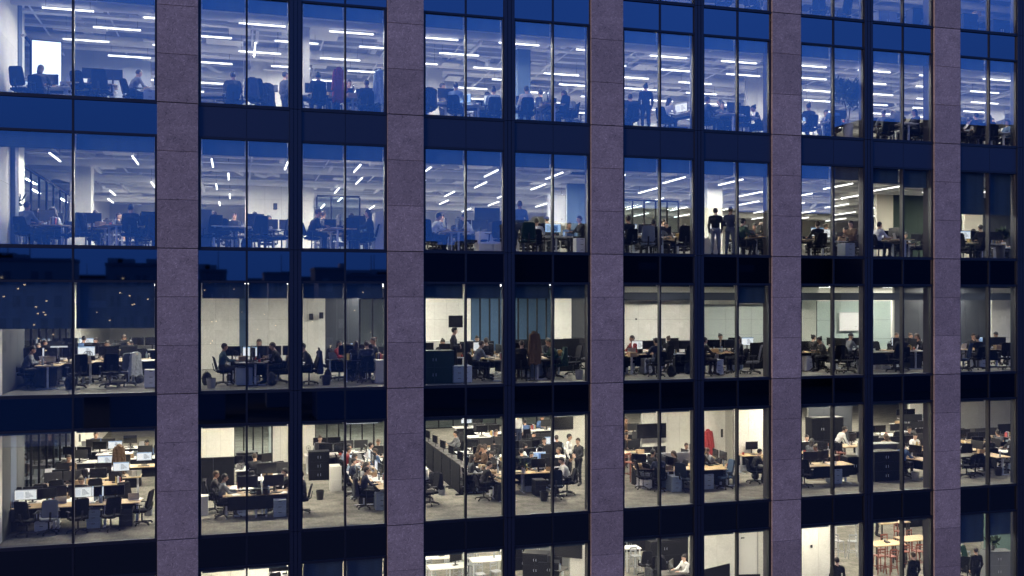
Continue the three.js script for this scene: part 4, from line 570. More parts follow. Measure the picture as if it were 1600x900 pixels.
st(2, 676, -1.4, 95, { p: 'lean', s: 'white', c: 'navy', d: 'wood', m: 'off', k: 3 }); st(2, 735, -1.7, -95, { p: 'lean', s: 'white', h: 'bun', c: 'blue', d: 'wood', m: 'off', k: 2 }); st(2, 757, -0.9, -70, { c: 'black' }); cabinet(2, wx(768, -0.9), -0.9, 0, 1.0, 0.72, 0.45, 'white', 2, 1); st(2, 780, -0.8, 150, {}); tv(2, wx(761, -3.4), -3.4, 0, false, 1.5, 0.95, 0.62, 'black display on a floor stand'); chair(2, wx(664, -0.8), -0.8, 2.9); st(2, 705, -4.5, 20, { d: 'white', m: 'off' });
person(2, wx(812, -1.1), -1.1, 165 * RAD, 'fold', 'blue', 'jeans'); st(2, 838, -2.0, 160, { p: 'lean', s: 'white', d: 'white', w: 1.6, m: 'off', k: 3 }); st(2, 876, -1.9, 180, { c: 0, d: 'white', m: 'on', mw: 0.62, w: 1.5 }); st(2, 889, -3.8, 0, { p: 'type', s: 'blue', h: 'long' }); st(2, 907, -1.1, -85, { p: 'type', s: 'charcoal' }); pedestal(2, wx(905, -0.8), -0.8, 0, 'white'); whiteboard(2, wx(872, -6.4), -6.6, 0.3, 0.85, 1.2, 2.1); st(2, 824, -1.0, 200, { c: 'green' });
st(2, 982, -0.9, 185, { p: 'type', s: 'black', d: 'wood', m: 'off', k: 3 }); st(2, 1012, -1.3, 160, { c: 'grey', d: 'wood', m: 'off', m2: 'on' }); st(2, 1021, -1.5, 150, { p: 'type', s: 'black' }); st(2, 1050, -2.2, 180, { c: 0, d: 'wood', m: 'on', m2: 'on', k: 4 }); st(2, 1068, -1.0, 160, {}); st(2, 1040, -3, 10, { p: 'type', s: 'grey' });
person(2, wx(1118, -0.75), -0.75, 155 * RAD, 'stand', 'black', 'grey'); person(2, wx(1141, -0.75), -0.75, 130 * RAD, 'fold', 'navy', 'jeans'); st(2, 1160, -1.0, 92, { p: 'type', s: 'green', d: 'wood', w: 1.6, m: 'off', ml: 0.2, k: 3 }); st(2, 1196, -1.6, -90, { d: 'wood', m: 'off' }); cabinet(2, wx(1107, -2.4), -2.4, 0, 0.8, 0.75, 0.4, 'white', 2, 1);
st(2, 1278, -1.0, 180, { p: 'type', s: 'black', c: 'black', d: 'wood', w: 1.6, m: 'on', ml: -0.55, k: 3 }); st(2, 1311, -1.6, 180, { c: 0, d: 'white', m: 'on', k: 2 }); st(2, 1331, -1.1, -80, { p: 'type', s: 'brown', k: 0 }); pedestal(2, wx(1322, -0.8), -0.8, 0, 'blue');
st(2, 1373, -0.9, 95, { p: 'type', s: 'white', c: 'black', d: 'wood', m: 'off', ml: 0.15, k: 3 }); st(2, 1394, -1.6, 180, { c: 0, d: 'wood', m: 'on', m2: 'off' }); st(2, 1436, -0.9, -120, {}); st(2, 1420, -1.8, 180, { c: 0, d: 'wood', m: 'off', m2: 'off' });
st(2, 1533, -0.9, 180, { p: 'type', s: 'black', d: 'wood', w: 1.6, m: 'off', ml: -0.55, m2: 'on' }); st(2, 1556, -1.6, 175, { c: 0, d: 'wood', m: 'off' }); plant(2, wx(1563, -2.2), -2.2, 1.35, 0.4, 22, 'black'); st(2, 1505, -1.3, 120, {});
// third full row
st(3, 40, -3.2, 92, { p: 'lean', s: 'grey', t: 'charcoal', d: 'wood', w: 1.5, m: 'off', ml: 0.35, k: 4, lw: true }); st(3, 100, -3.3, 180, { c: 0, d: 'wood', w: 1.6, m: 'off', m2: 'on', k: 4 }); st(3, 120, -2.8, 200, { c: 'black' }); backpack(3, wx(110, -2.4), -2.4, 0.3); st(3, 165, -3.9, 180, { c: 0, d: 'wood', w: 1.8, m: 'off', m2: 'on', mw: 0.66, k: 4 }); st(3, 168, -5.9, 0, { p: 'type', s: 'charcoal', h: 'bun' }); st(3, 172, -2.9, 175, { c: 'black' }); st(3, 199, -3.2, -130, { c: 'grey', j: 'white' }); st(3, 226, -5.4, 10, { c: 'black', d: 'white' }); pedestal(3, wx(237, -2.4), -2.4, 0, 'white'); backpack(3, wx(217, -4.2), -4.2, 1.2, 'charcoal'); st(3, 70, -7, 10, { p: 'type', s: 'grey', d: 'white', m: 'off' }); st(3, 150, -8.5, 0, { p: 'type', s: 'brown', d: 'white', m: 'off', k: 4 }); st(3, 110, -6.8, 190, { d: 'white', m: 'off', k: 4 });
st(3, 349, -2.7, 95, { p: 'type', s: 'teal', t: 'charcoal', d: 'dark', m: 'on', ml: 0.25, mt: 0.9, lw: false, k: 3 }); backpack(3, wx(323, -2.8), -2.8, 0.5); st(3, 392, -2.6, 180, { c: 0, d: 'dark', w: 1.6, m: 'off', m2: 'off', k: 4 }); st(3, 436, -2.8, -95, { p: 'lean', s: 'black', d: 'dark', m: 'off', k: 3 }); clutter.lamp(3, wx(397, -3.4), -3.4, 0, 0.75);
st(3, 483, -2.2, -80, { p: 'lean', s: 'charcoal', c: 'black', j: 'navy' }); st(3, 530, -3.6, 60, { p: 'chat', s: 'red', c: 'black', j: 'black', h: 'long' }); st(3, 548, -2.8, 180, { c: 0, d: 'dark', w: 1.5, m: 'off', k: 3 }); st(3, 556, -2.9, 185, { p: 'type', s: 'black', h: 'long' }); st(3, 573, -2.2, 178, { p: 'type', s: 'navy', c: 'navy', d: 'dark', w: 1.5, m: 'off', m2: 'off' }); cabinet(3, wx(594, -2.2), -2.2, 0, 0.36, 0.75, 0.45, 'white', 1, 2); wallSpeaker(3, wx(486, -10.3), -10.4, 2.1); wallSpeaker(3, wx(502, -10.3), -10.4, 2.15);
cabinet(3, wx(676, -1.6), -1.6, 0, 1.35, 1.08, 0.6, 'green', 2, 2); st(3, 670, -3.4, 180, { c: 0, m: 'off', d: 'white', mw: 0.7 }); person(3, wx(709, -2.6), -2.6, 70 * RAD, 'fold', 'charcoal'); pedestal(3, wx(715, -1.4), -1.4, 0, 'blue'); pedestal(3, wx(726, -1.5), -1.5, 0, 'white'); st(3, 744, -2.2, 100, { p: 'lean', s: 'grey', c: 'black', d: 'wood', m: 'off', k: 4, m2: 'off' }); cabinet(3, wx(695, -7.4), -7.4, 0, 2.2, 1.15, 0.5, 'white', 4, 2); tv(3, wx(712, -8.7), -8.7, 0, false, 1.9, 0.6, 0.5); st(3, 745, -5.5, 0, { p: 'type', s: 'green', d: 'white', m: 'off', h: 'bun' }); st(3, 770, -4.2, 180, { c: 0, d: 'white', m: 'off', m2: 'off', k: 4 });
coatStand(3, wx(835, -1.5), -1.5, 'brown'); st(3, 868, -2.4, -100, { p: 'lean', s: 'green', c: 'green', d: 'wood', m: 'off', k: 3, j: 'green' }); st(3, 855, -3.4, 10, { p: 'type', s: 'charcoal' }); st(3, 820, -2.4, 180, { c: 0, d: 'wood', m: 'off', k: 4 }); st(3, 908, -5.5, -30, { c: 'black' }); screenPanel(3, wx(855, -4.6), -4.6, 0, 2.6, 1.3); st(3, 815, -1.7, 160, { p: 'type', s: 'black' });
st(3, 989, -3.9, -85, { p: 'type', s: 'red', d: 'wood', c: 'black' }); st(3, 978, -2.2, 180, { c: 0, d: 'wood', w: 1.3, m: 'off', m2: 'off', k: 3 }); st(3, 976, -3.2, 180, { c: 0, m: 'on' }); st(3, 1012, -2.9, 180, { c: 0, d: 'wood', w: 1.3, m: 'on', k: 3 }); st(3, 1026, -1.9, 190, { p: 'type', s: 'navy', t: 'navy', c: 'black' }); st(3, 1038, -3.0, -150, {}); backpack(3, wx(1049, -1.7), -1.7, 0.2); st(3, 1058, -4.2, 0, { c: 'black', d: 'white', m: 'off' }); st(3, 1071, -3, 200, {}); clutter.box(3, wx(988, -1.75), -1.75, 0.1, 0.75);
st(3, 1110, -2.6, 180, { c: 0, d: 'wood', w: 1.6, m: 'off', m2: 'off', k: 4 }); st(3, 1132, -2.9, 180, { c: 0, m: 'off', d: 'wood', w: 1.2 }); st(3, 1155, -2.5, -95, { p: 'type', s: 'black', c: 'black', k: 0 }); st(3, 1177, -2.2, -130, { c: 'grey' }); pedestal(3, wx(1118, -2.2), -2.2, 0, 'white'); screenPanel(3, wx(1192, -3.8), -3.8, 0.2, 1.3, 1.1); st(3, 1100, -1.8, 100, { p: 'type', s: 'black' });
st(3, 1262, -2.4, 180, { c: 0, d: 'wood', w: 1.6, m: 'off', k: 4 }); st(3, 1288, -2.6, -95, { p: 'lean', s: 'charcoal', h: 'bun', c: 'black' }); st(3, 1328, -3.3, 90, { p: 'type', s: 'grey', h: 'beanie', c: 'black', d: 'dark' }); st(3, 1305, -1.6, 160, { c: 'black' }); st(3, 1325, -1.6, 200, { c: 'black', low: true }); screenPanel(3, wx(1258, -4.4), -4.4, 0, 1.5, 1.1);
panelWall(3, [wx(1276, -6), -6], [wx(1391, -6), -6], 4, 3, { m: mat(0.46, 0.56, 0.52, 0.2), y0: 0.25, y1: 2.75, t: 0.05, name: 'glass_board_screen', seam: mat(0.05, 0.05, 0.05, 0.5) }); whiteboard(3, wx(1328, -5.85), -5.86, 0, 1.0, 0.75, 1.85);
desk(3, wx(1376, -2.2), -2.2, 0, 1.6, 0.7, 'dark', false); st(3, 1376, -3.4, 10, { c: 'black' }); st(3, 1409, -2.3, 165, { p: 'type', s: 'black', c: 'black' }); st(3, 1424, -2.6, 180, { c: 0, d: 'wood', w: 1.5, m: 'on', k: 3 }); pedestal(3, wx(1378, -3.0), -3.0, 0, 'white'); st(3, 1422, -4.6, 0, { p: 'type', s: 'grey', h: 'bun' }); st(3, 1396, -1.7, 200, {});
st(3, 1507, -2.4, 180, { c: 0, d: 'wood', m: 'on', k: 3, m2: 'off' }); st(3, 1528, -1.6, 175, { p: 'type', s: 'black', c: 'black' }); st(3, 1558, -2.2, 180, { c: 0, d: 'wood', w: 1.5, m: 'on', ml: -0.1, k: 2 }); st(3, 1555, -4.1, 0, { p: 'type', s: 'black', h: 'beanie' }); st(3, 1573, -1.5, 150, {}); st(3, 1505, -1.3, 190, { c: 'blue' });
// fourth full row
st(4, 42, -1.7, 180, { c: 'black', d: 'wood', w: 1.5, m: 'on', ml: 0.2, mw: 0.64, k: 3 }); st(4, 76, -1.75, 185, { c: 'grey' }); st(4, 122, -1.65, 180, { c: 'black', d: 'wood', w: 1.6, m: 'on', k: 3 }); st(4, 173, -1.7, 178, { c: 'black', d: 'wood', w: 1.6, m: 'off', m2: 'on', k: 3 }); st(4, 222, -2.3, -80, { c: 'black' }); st(4, 200, -3.6, 10, { c: 'black' });
st(4, 88, -5.2, 180, { c: 'black', d: 'wood', w: 1.7, m: 'off', k: 4 }); st(4, 148, -5.1, 180, { c: 'black', d: 'wood', w: 1.7, m: 'off', m2: 'off', k: 4 }); coatStand(4, wx(186, -8.4), -8.4, 'brown'); st(4, 160, -8, 180, { c: 'grey', d: 'white', m: 'on', w: 1.5, k: 4 }); st(4, 222, -8.5, 180, { c: 'black', d: 'wood', m: 'on', k: 3 }); st(4, 108, -8.4, 0, { p: 'type', s: 'brown', d: 'white', m: 'off', k: 4 }); st(4, 130, -11.5, 0, { d: 'white', m: 'off', k: 4 }); st(4, 90, -10.8, 160, { d: 'white', m: 'off', k: 4 }); pillar(4, wx(13, -2.6), -2.6, 0.3, 0.8, darkBeamM); glassWall(4, [wx(36, -4.4), -4.4], [wx(48, -7), -7], 2); st(4, 176, -12, 180, { d: 'white', m: 'on', m2: 'off', k: 3 });
st(4, 349, -2.6, 92, { p: 'type', s: 'grey', t: 'charcoal', c: 'black' }); st(4, 336, -3.6, 88, { p: 'type', s: 'black', c: 'black', j: 'black' }); desk(4, wx(385, -2.6), -2.6, 0, 1.5, 0.75, 'wood'); desk(4, wx(428, -2.6), -2.6, 0, 1.4, 0.75, 'wood'); desk(4, wx(386, -3.7), -3.7, 0, 1.5, 0.75, 'white'); desk(4, wx(428, -3.7), -3.7, 0, 1.4, 0.75, 'white'); monitor(4, wx(387, -2.75), -2.75, 3.0, false, 0.75, 0.66, 0.38); monitor(4, wx(428, -2.75), -2.75, 3.2, false, 0.75, 0.66, 0.38); monitor(4, wx(384, -4.0), -4.0, 0.1, false); monitor(4, wx(417, -5.2), -5.2, 0, false, 0.75, 0.7, 0.4); desk(4, wx(417, -5.2), -5.2, 0, 1.5, 0.7, 'white'); screenPanel(4, wx(409, -3.1), -3.1, Math.PI / 2, 1.4, 1.15, 'white'); pedestal(4, wx(437, -2.3), -2.3, 0, 'blue'); pedestal(4, wx(376, -2.7), -2.7, 0, 'blue'); for (const [p, z, k] of [[368, -2.4, 'papers'], [395, -2.45, 'phone'], [420, -2.5, 'bottle'], [443, -2.4, 'papers'], [375, -3.5, 'books'], [440, -3.6, 'mug'], [425, -3.55, 'papers']]) clutter[k](4, wx(p, z), z, 0.2, 0.75); cabinet(4, wx(318, -3.2), -3.2, 0, 0.3, 0.62, 0.4, 'white', 1, 1); keyboard(4, wx(432, -2.4), -2.4, 0.1); cabinet(4, wx(386, -8.5), -8.5, 0, 0.8, 1.2, 0.5, 'black', 2, 2); st(4, 400, -8.6, 20, { d: 'white', m: 'off', k: 3 }); st(4, 447, -3.1, -95, { p: 'type', s: 'black' });
st(4, 472, -2.6, -95, { p: 'type', s: 'charcoal', c: 'black' }); st(4, 571, -2.7, 92, { p: 'type', s: 'navy', c: 'black', j: 'charcoal', d: 'wood', w: 1.2, k: 3 }); st(4, 563, -4.1, 95, { p: 'lean', s: 'white', h: 'long', d: 'white', w: 1.2, k: 4 }); st(4, 551, -4.9, 92, { p: 'type', s: 'navy', c: 'black', d: 'white', w: 1.2, m: 'on', k: 3 }); st(4, 546, -6.2, 90, { p: 'lean', s: 'lightblue', d: 'white', w: 1.2, m: 'off', k: 4, h: 'long' }); st(4, 543, -7.5, 92, { p: 'type', s: 'red', d: 'white', w: 1.2, m: 'on', k: 4 }); st(4, 537, -8.8, 90, { p: 'lean', s: 'lightblue', d: 'white', w: 1.2, m: 'off', k: 4 }); st(4, 590, -5.2, -90, { d: 'white', w: 1.2, m: 'off', k: 3 }); st(4, 588, -7, -90, { p: 'type', s: 'blue', d: 'white', w: 1.2, m: 'off' }); tv(4, wx(571, -12.5), -13.7, 0, true, 1.9, 1.5, 0.85); cabinet(4, wx(498, -8.6), -8.6, 0, 0.8, 1.1, 0.5, 'black', 2, 3); st(4, 512, -8.8, 180, { d: 'dark', m: 'off', k: 2 }); st(4, 525, -10.6, 180, { d: 'dark', m: 'off', m2: 'off' }); pedestal(4, wx(595, -2.4), -2.4, 0, 'blue'); cabinet(4, wx(524, -6.2), -6.2, 0, 0.4, 0.9, 0.6, 'white', 1, 2);
st(4, 672, -2.6, -75, { c: 'black', j: 'black' }); st(4, 663, -3.6, -80, { p: 'type', s: 'white', t: 'black' });
for (let i = 0; i < 7; i++) { const z = -4.6 - i * 1.55, x = wx(712, -4.6) - i * 0.02; screenPanel(4, x, z, Math.PI / 2, 1.45, 1.1); monitor(4, x + 0.55, z, -1.4, false); desk(4, x + 0.55, z, Math.PI / 2, 1.4, 0.7, 'dark', false); if (i % 2 || i > 3) st(4, 0, z, -90, { x: x + 1.5, p: i % 3 === 1 ? 'type' : undefined, s: ['grey', 'brown', 'black', 'white'][i % 4] }); }
st(4, 756, -2.9, 95, { p: 'lean', s: 'black', c: 'black', d: 'wood', w: 1.3, m: 'off', m2: 'off', k: 3 }); st(4, 737, -4.3, 95, { p: 'type', s: 'charcoal', h: 'long', c: 'black', d: 'wood', w: 1.3, m: 'off', k: 3 }); pedestal(4, wx(776, -3.1), -3.1, 0, 'white'); for (const [p, z] of [[758, -6.4], [745, -8.2], [768, -8.4], [752, -10.4], [775, -10.6], [760, -12.6]]) st(4, p, z, pick([0, 180]), { p: pick(['type', 'lean', 0, 0]), s: pick(['black', 'grey', 'white', 'brown']), d: 'white', m: 'off', k: 4 });
st(4, 826, -3.2, 180, { c: 0, d: 'wood', w: 1.7, m: 'off', ml: 0.25, mw: 0.72, k: 4 }); st(4, 886, -3.0, -95, { p: 'lean', s: 'white', t: 'black', c: 'black', h: 'short' }); st(4, 868, -2.4, 160, { c: 'navy' }); person(4, wx(904, -4.6), -4.6, -70 * RAD, 'fold', 'black', 'black'); person(4, wx(889, -5.4), -5.4, 60 * RAD, 'stand', 'white', 'black'); st(4, 875, -4.9, -95, { p: 'type', s: 'white', d: 'wood', k: 3 }); person(4, wx(809, -13), -13, 0.3, 'stand', 'white', 'navy'); st(4, 834, -9.6, 0, { p: 'chat', s: 'brown', d: 'white', m: 'off' }); for (const [p, z] of [[815, -5.4], [845, -5.6], [822, -7.4], [850, -7.6], [812, -9], [845, -11]]) st(4, p, z, pick([0, 180]), { p: pick(['type', 0, 0]), s: pick(['black', 'red', 'brown']), d: 'white', m: 'off', k: 4 }); tv(4, wx(880, -12.8), -12.8, 0, false, 1.3, 1.0, 0.6); pedestal(4, wx(842, -3.2), -3.2, 0, 'black'); plant(4, wx(818, -3.6), -3.6, 0.3, 0.12, 8, 'white', 0.75);
stool(4, wx(985, -4.8), -4.8, 0.4); highTable(4, wx(975, -5.6), -5.6, 0, 1.6, 0.8, 0.98); highTable(4, wx(1000, -5.3), -5.3, 0, 0.8, 0.8, 0.98, true); clutter.box(4, wx(1000, -5.3), -5.3, 0, 0.982); st(4, 1029, -2.7, 165, { p: 'type', s: 'navy', t: 'black', c: 'black', d: 'wood', w: 1.6, m: 'off', m2: 'off', k: 3 }); st(4, 1019, -3.4, 110, { p: 'type', s: 'black', c: 'black' }); st(4, 1011, -4.3, 95, { c: 'black' }); st(4, 1045, -4.4, 180, { c: 0, d: 'white', w: 1.8, m: 'off', m2: 'off', k: 4 }); screenPanel(4, wx(1052, -3.9), -3.9, 0, 2.0, 1.2, 'white'); st(4, 1068, -2.4, 150, { c: 'navy', d: 'wood', k: 3 }); pedestal(4, wx(1053, -2.5), -2.5, 0, 'blue'); st(4, 1072, -5, 0, { p: 'type', s: 'white', d: 'white' }); tv(4, wx(1020, -6.8), -6.95, 0, false, 1.62, 1.35, 0.62); cabinet(4, wx(1000, -4.0), -4.0, 0.2, 0.45, 0.75, 0.5, 'black', 1, 2); for (const [p, z] of [[978, -8], [985, -10.4], [978, -13]]) st(4, p, z, 0, { p: pick(['type', 0]), s: 'brown', d: 'dark', m: 'off', k: 3 });
coatStand(4, wx(1107, -6.1), -6.25, 'red', true); st(4, 1113, -3.6, -95, { p: 'lean', s: 'grey', c: 'black', d: 'wood', k: 4 }); st(4, 1132, -2.4, -100, { c: 'blue' }); pedestal(4, wx(1103, -2.6), -2.6, 0, 'blue'); st(4, 1103, -4.6, 180, { c: 0, d: 'wood', w: 1.3, m: 'off', k: 3 }); st(4, 1179, -3.1, 80, { p: 'lean', s: 'black', t: 'black', c: 'black', d: 'wood', w: 1.5, m: 'off', m2: 'off', k: 3 }); st(4, 1192, -4.5, 180, { c: 0, m: 'off', d: 'wood' }); desk(4, wx(1110, -2.7), -2.7, 0, 1.1, 0.7, 'wood');
st(4, 1308, -5.2, 90, { c: 0 }); person(4, wx(1309, -5.2), -5.2, 75 * RAD, 'bend', 'white', 'charcoal'); stool(4, wx(1302, -4.9), -4.9, 1.2); stool(4, wx(1312, -4.6), -4.6, 1.6); highTable(4, wx(1333, -4.9), -4.9, 0, 1.4, 0.8, 0.98); monitor(4, wx(1332, -4.9), -4.9, 0.4, false, 0.982); st(4, 1268, -4.2, 120, { p: 'type', s: 'charcoal', h: 'long', d: 'wood', m: 'off' }); st(4, 1280, -3.4, -80, { p: 'lean', s: 'charcoal', h: 'bun', c: 'black' }); desk(4, wx(1287, -2.3), -2.3, 0, 2.2, 0.8, 'wood'); monitor(4, wx(1266, -2.4), -2.4, 2.9, false); monitor(4, wx(1286, -2.5), -2.5, 3.3, false); clutter.papers(4, wx(1298, -2.2), -2.2, 0.3, 0.75); clutter.mug(4, wx(1305, -2.2), -2.2, 0, 0.75); pedestal(4, wx(1303, -2.2), -2.2, 0, 'blue'); st(4, 1257, -1.9, 160, { c: 'black' }); cabinet(4, wx(1330, -3.8), -3.8, 0, 0.7, 0.7, 0.5, 'black', 2, 1); cabinet(4, wx(1288, -7), -7, 0, 1.6, 1.9, 0.5, 'black', 3, 2);
cabinet(4, wx(1378, -2.3), -2.3, 0, 1.15, 1.15, 0.6, 'black', 2, 3); cabinet(4, wx(1372, -3.4), -3.4, 0, 1.6, 1.25, 0.5, 'grey', 3, 2); st(4, 1402, -3.0, 100, { p: 'lean', s: 'beige', h: 'long' }); st(4, 1411, -2.4, 110, { p: 'type', s: 'blue', t: 'black', c: 'black', d: 'wood', w: 1.3, m: 'off', k: 3 }); st(4, 1440, -4.2, 180, { c: 0, d: 'white', w: 1.4, m: 'off', m2: 'off' }); for (const [p, z] of [[1372, -6], [1395, -7.5], [1420, -6.4], [1442, -7.6], [1380, -9.5], [1410, -10], [1440, -10.5]]) st(4, p, z, pick([0, 180]), { p: pick(['type', 0, 0]), s: pick(['white', 'red', 'black']), d: pick(['white', 'dark']), m: 'off', m2: 'off', k: 3 });
st(4, 1510, -1.9, 200, { c: 'black', low: true }); st(4, 1524, -2.1, 160, { c: 'black', low: true }); desk(4, wx(1517, -2.6), -2.6, 0, 1.6, 0.7, 'dark', false); st(4, 1546, -3.1, 170, { p: 'type', s: 'black', t: 'black', c: 'black', d: 'wood', w: 1.6, m: 'off', k: 3 }); st(4, 1572, -2.4, -90, { c: 'black', d: 'wood' }); st(4, 1530, -5.2, 180, { c: 0, d: 'wood', m: 'off', m2: 'off' }); for (const [p, z] of [[1510, -7], [1545, -8], [1575, -7]]) st(4, p, z, 0, { d: 'dark', m: 'off', k: 3, m2: 'off' });
// cropped bottom row
for (const [p, z, w] of [[682, -8.3, 1.1], [699, -6.8, 1.5], [758, -8.8, 1.5], [763, -7.4, 1.5], [720, -10.5, 1.4], [690, -11.5, 1.4]]) highTable(5, wx(p, z), z, 0, w, 0.75, 0.98, true); for (const [p, z, a] of [[672, -7.4, 0.3], [735, -7.6, 0.8], [718, -8, 2], [740, -9.6, 1], [775, -6.4, 0.4], [708, -9.6, 2.2], [750, -6.2, 0.1]]) stool(5, wx(p, z), z, a, 'grey'); monitor(5, wx(712, -6.8), -6.8, 0.4, false, 0.982); monitor(5, wx(690, -8.3), -8.3, 0.2, false, 0.982); monitor(5, wx(752, -8.8), -8.8, 0.4, false, 0.982); clutter.bottle(5, wx(772, -7.4), -7.4, 0, 0.982); coatStand(5, wx(732, -9), -9, 'white');
cabinet(5, wx(838, -6.6), -6.6, -0.5, 1.0, 1.3, 0.6, 'black', 2, 3); cabinet(5, wx(843, -8.6), -8.6, -0.5, 1.2, 1.9, 0.5, 'grey', 2, 3); cabinet(5, wx(872, -8.6), -8.6, -0.3, 0.9, 1.7, 0.5, 'grey', 2, 4); cabinet(5, wx(815, -9), -9, 0, 1.0, 1.6, 0.5, 'black', 2, 3); cabinet(5, wx(858, -6.2), -6.2, -0.4, 0.8, 1.0, 0.5, 'black', 2, 2); st(5, 868, -6.9, -40, { d: 'dark', m: 'on', k: 2 }); tv(5, wx(885, -5.9), -5.9, -0.6, false, 1.6, 1.3, 0.8); person(5, wx(904, -1.0), -1.0, 2.0, 'stand', 'brown');
highTable(5, wx(986, -7.5), -7.5, 0, 0.7, 0.6, 0.98, true); stool(5, wx(993, -7.0), -7.0, 0.2, 'grey'); stool(5, wx(978, -8.4), -8.4, 0.2, 'grey'); st(5, 1008, -6.6, 150, {}); st(5, 1022, -5.8, 200, { j: 'black' }); cabinet(5, wx(1036, -7.4), -7.4, 0, 1.4, 1.2, 0.5, 'black', 2, 2); cabinet(5, wx(1000, -10.5), -10.5, 0, 2.4, 1.9, 0.5, 'black', 4, 3); cabinet(5, wx(1056, -7.6), -7.6, 0, 0.9, 2.3, 0.5, 'black', 2, 4); st(5, 1070, -4.3, -80, { p: 'type', s: 'white', h: 'bun' }); desk(5, wx(1050, -4.3), -4.3, 0, 1.1, 0.7, 'dark'); monitor(5, wx(1048, -4.3), -4.3, 0.8, false); st(5, 1040, -5.4, 90, {}); st(5, 1026, -4.0, 100, { c: 'black', j: 'charcoal' });
{ const x = wx(1167, -4.45), d = thing('office_door', 'white office door with small sign', 'door', null, x, floorY(5) + 0.002, -4.46, 0, 5); mesh('door_leaf', rbox(0.9, 2.1, 0.045, 0.006, 0, 1.05, 0), mat(0.72, 0.72, 0.69, 0.5), d); mesh('door_frame', merge([cbox(0.05, 2.16, 0.08, -0.48, 1.08, 0), cbox(0.05, 2.16, 0.08, 0.48, 1.08, 0), cbox(1.01, 0.05, 0.08, 0, 2.185, 0)]), mat(0.42, 0.42, 0.4, 0.6), d); mesh('handle', cbox(0.12, 0.02, 0.05, -0.36, 1.02, 0.045), legWM, d); mesh('door_sign', cbox(0.16, 0.05, 0.006, -0.2, 1.85, 0.027), plasticM, d); }
screenPanel(5, wx(1114, -3.2), -3.2, 0.35, 1.9, 1.15); screenPanel(5, wx(1168, -2.6), -2.6, -0.2, 1.0, 0.95);
person(5, wx(1308, -0.8), -0.8, 2.8, 'stand', 'black'); for (const [p, z] of [[1310, -6.8], [1332, -6.6]]) stool(5, wx(p, z), z, rr(0, 3), 'grey'); highTable(5, wx(1322, -8.6), -8.6, 0, 1.6, 0.7, 1.02, true);
highTable(5, wx(1383, -5.0), -5.0, 0, 1.5, 0.85, 1.02); highTable(5, wx(1427, -5.4), -5.4, 0, 1.4, 0.85, 1.02); for (const [p, z, a] of [[1374, -4.2, 3.1], [1392, -4.0, 3.2], [1385, -6.0, 0], [1412, -4.5, 3.1], [1434, -4.4, 3.0], [1425, -6.4, 0.2], [1405, -7.6, 0.4]]) stool(5, wx(p, z), z, a); highTable(5, wx(1392, -8.4), -8.4, 0, 1.6, 0.8, 1.02); highTable(5, wx(1430, -9), -9, 0, 1.6, 0.8, 1.02); clutter.phone(5, wx(1386, -5), -5, 0, 1.025); person(5, wx(1427, -0.7), -0.7, Math.PI, 'stand', 'black'); person(5, wx(1370, -9.6), -9.6, 1, 'stand', 'red', 'black', 'long'); cabinet(5, wx(1425, -11), -11, 0, 1.6, 1.9, 0.5, 'black', 3, 2);
person(5, wx(1525, -0.9), -0.9, 170 * RAD, 'stand', 'black', 'black'); cabinet(5, wx(1556, -2.4), -2.4, -0.2, 1.1, 1.1, 0.5, 'grey', 2, 2); plant(5, wx(1551, -2.4), -2.4, 0.4, 0.2, 12, 'black', 1.13); chair(5, wx(1516, -3.2), -3.2, 0.5, 'green'); st(5, 1512, -2.2, 120, {}); stool(5, wx(1507, -3.8), -3.8, 0.3, 'grey');
for (const [p, z] of [[330, -7.4], [365, -8.4], [425, -7.6], [440, -9]]) st(5, p, z, 180, { d: 'white', m: 'off', k: 3 });
// notices, switches and bins
function notice(r, px, z, y, w, h, dark) { const t = thing('wall_notice', dark ? 'small dark plate fixed on wall' : 'small paper notice pinned on wall', 'notice', 'notices on walls', wx(px, z), floorY(r) + y, z, 0, r); mesh('sheet', cbox(w, h, 0.008, 0, 0, 0), dark ? plasticM : mat(0.8, 0.79, 0.74, 0.8), t); mesh('pin', cyl(0.01, 0.01, 0.02, 6).rotateX(Math.PI / 2).translate(0, h * 0.42, 0.008), legBM, t); }
for (const [r, p, z, y, w, h, d] of [[3, 994, -6.5, 2.0, 0.07, 0.07, 1], [3, 1012, -6.5, 1.7, 0.21, 0.3, 0], [3, 1062, -6.5, 1.75, 0.3, 0.21, 0], [3, 340, -10.38, 1.8, 0.3, 0.42, 0], [3, 425, -10.38, 1.7, 0.21, 0.3, 0], [4, 1128, -6.28, 1.5, 0.1, 0.35, 1], [4, 1174, -5.48, 1.9, 0.21, 0.3, 0], [4, 482, -12.38, 1.8, 0.42, 0.3, 0], [4, 885, -12.88, 2.0, 0.3, 0.42, 0], [4, 345, -11.38, 2.2, 0.08, 0.12, 1], [2, 405, -10.88, 1.8, 0.3, 0.42, 0], [2, 470, -10.88, 1.5, 0.12, 0.12, 1], [3, 1250, -7.28, 1.9, 0.3, 0.3, 0], [3, 1568, -7.48, 1.8, 0.3, 0.42, 0], [5, 1268, -3.38, 1.6, 0.1, 0.12, 1]]) notice(r, p, z, y, w, h, d);
function bin(r, px, z, c) { const t = thing('waste_bin', `${c ? 'grey' : 'black'} waste bin on floor`, 'bin', 'waste bins', wx(px, z), floorY(r) + 0.002, z, 0, r); mesh('bucket', memo('bin', () => new THREE.LatheGeometry([[0, 0], [0.12, 0], [0.15, 0.32], [0.14, 0.32], [0.11, 0.012], [0, 0.012]].map(q => new THREE.Vector2(...q)), 16)), c ? mat(0.3, 0.31, 0.33, 0.5) : plasticM, t); mesh('rim', memo('binr', () => new THREE.TorusGeometry(0.148, 0.008, 6, 18).rotateX(Math.PI / 2).translate(0, 0.32, 0)), legBM, t); }
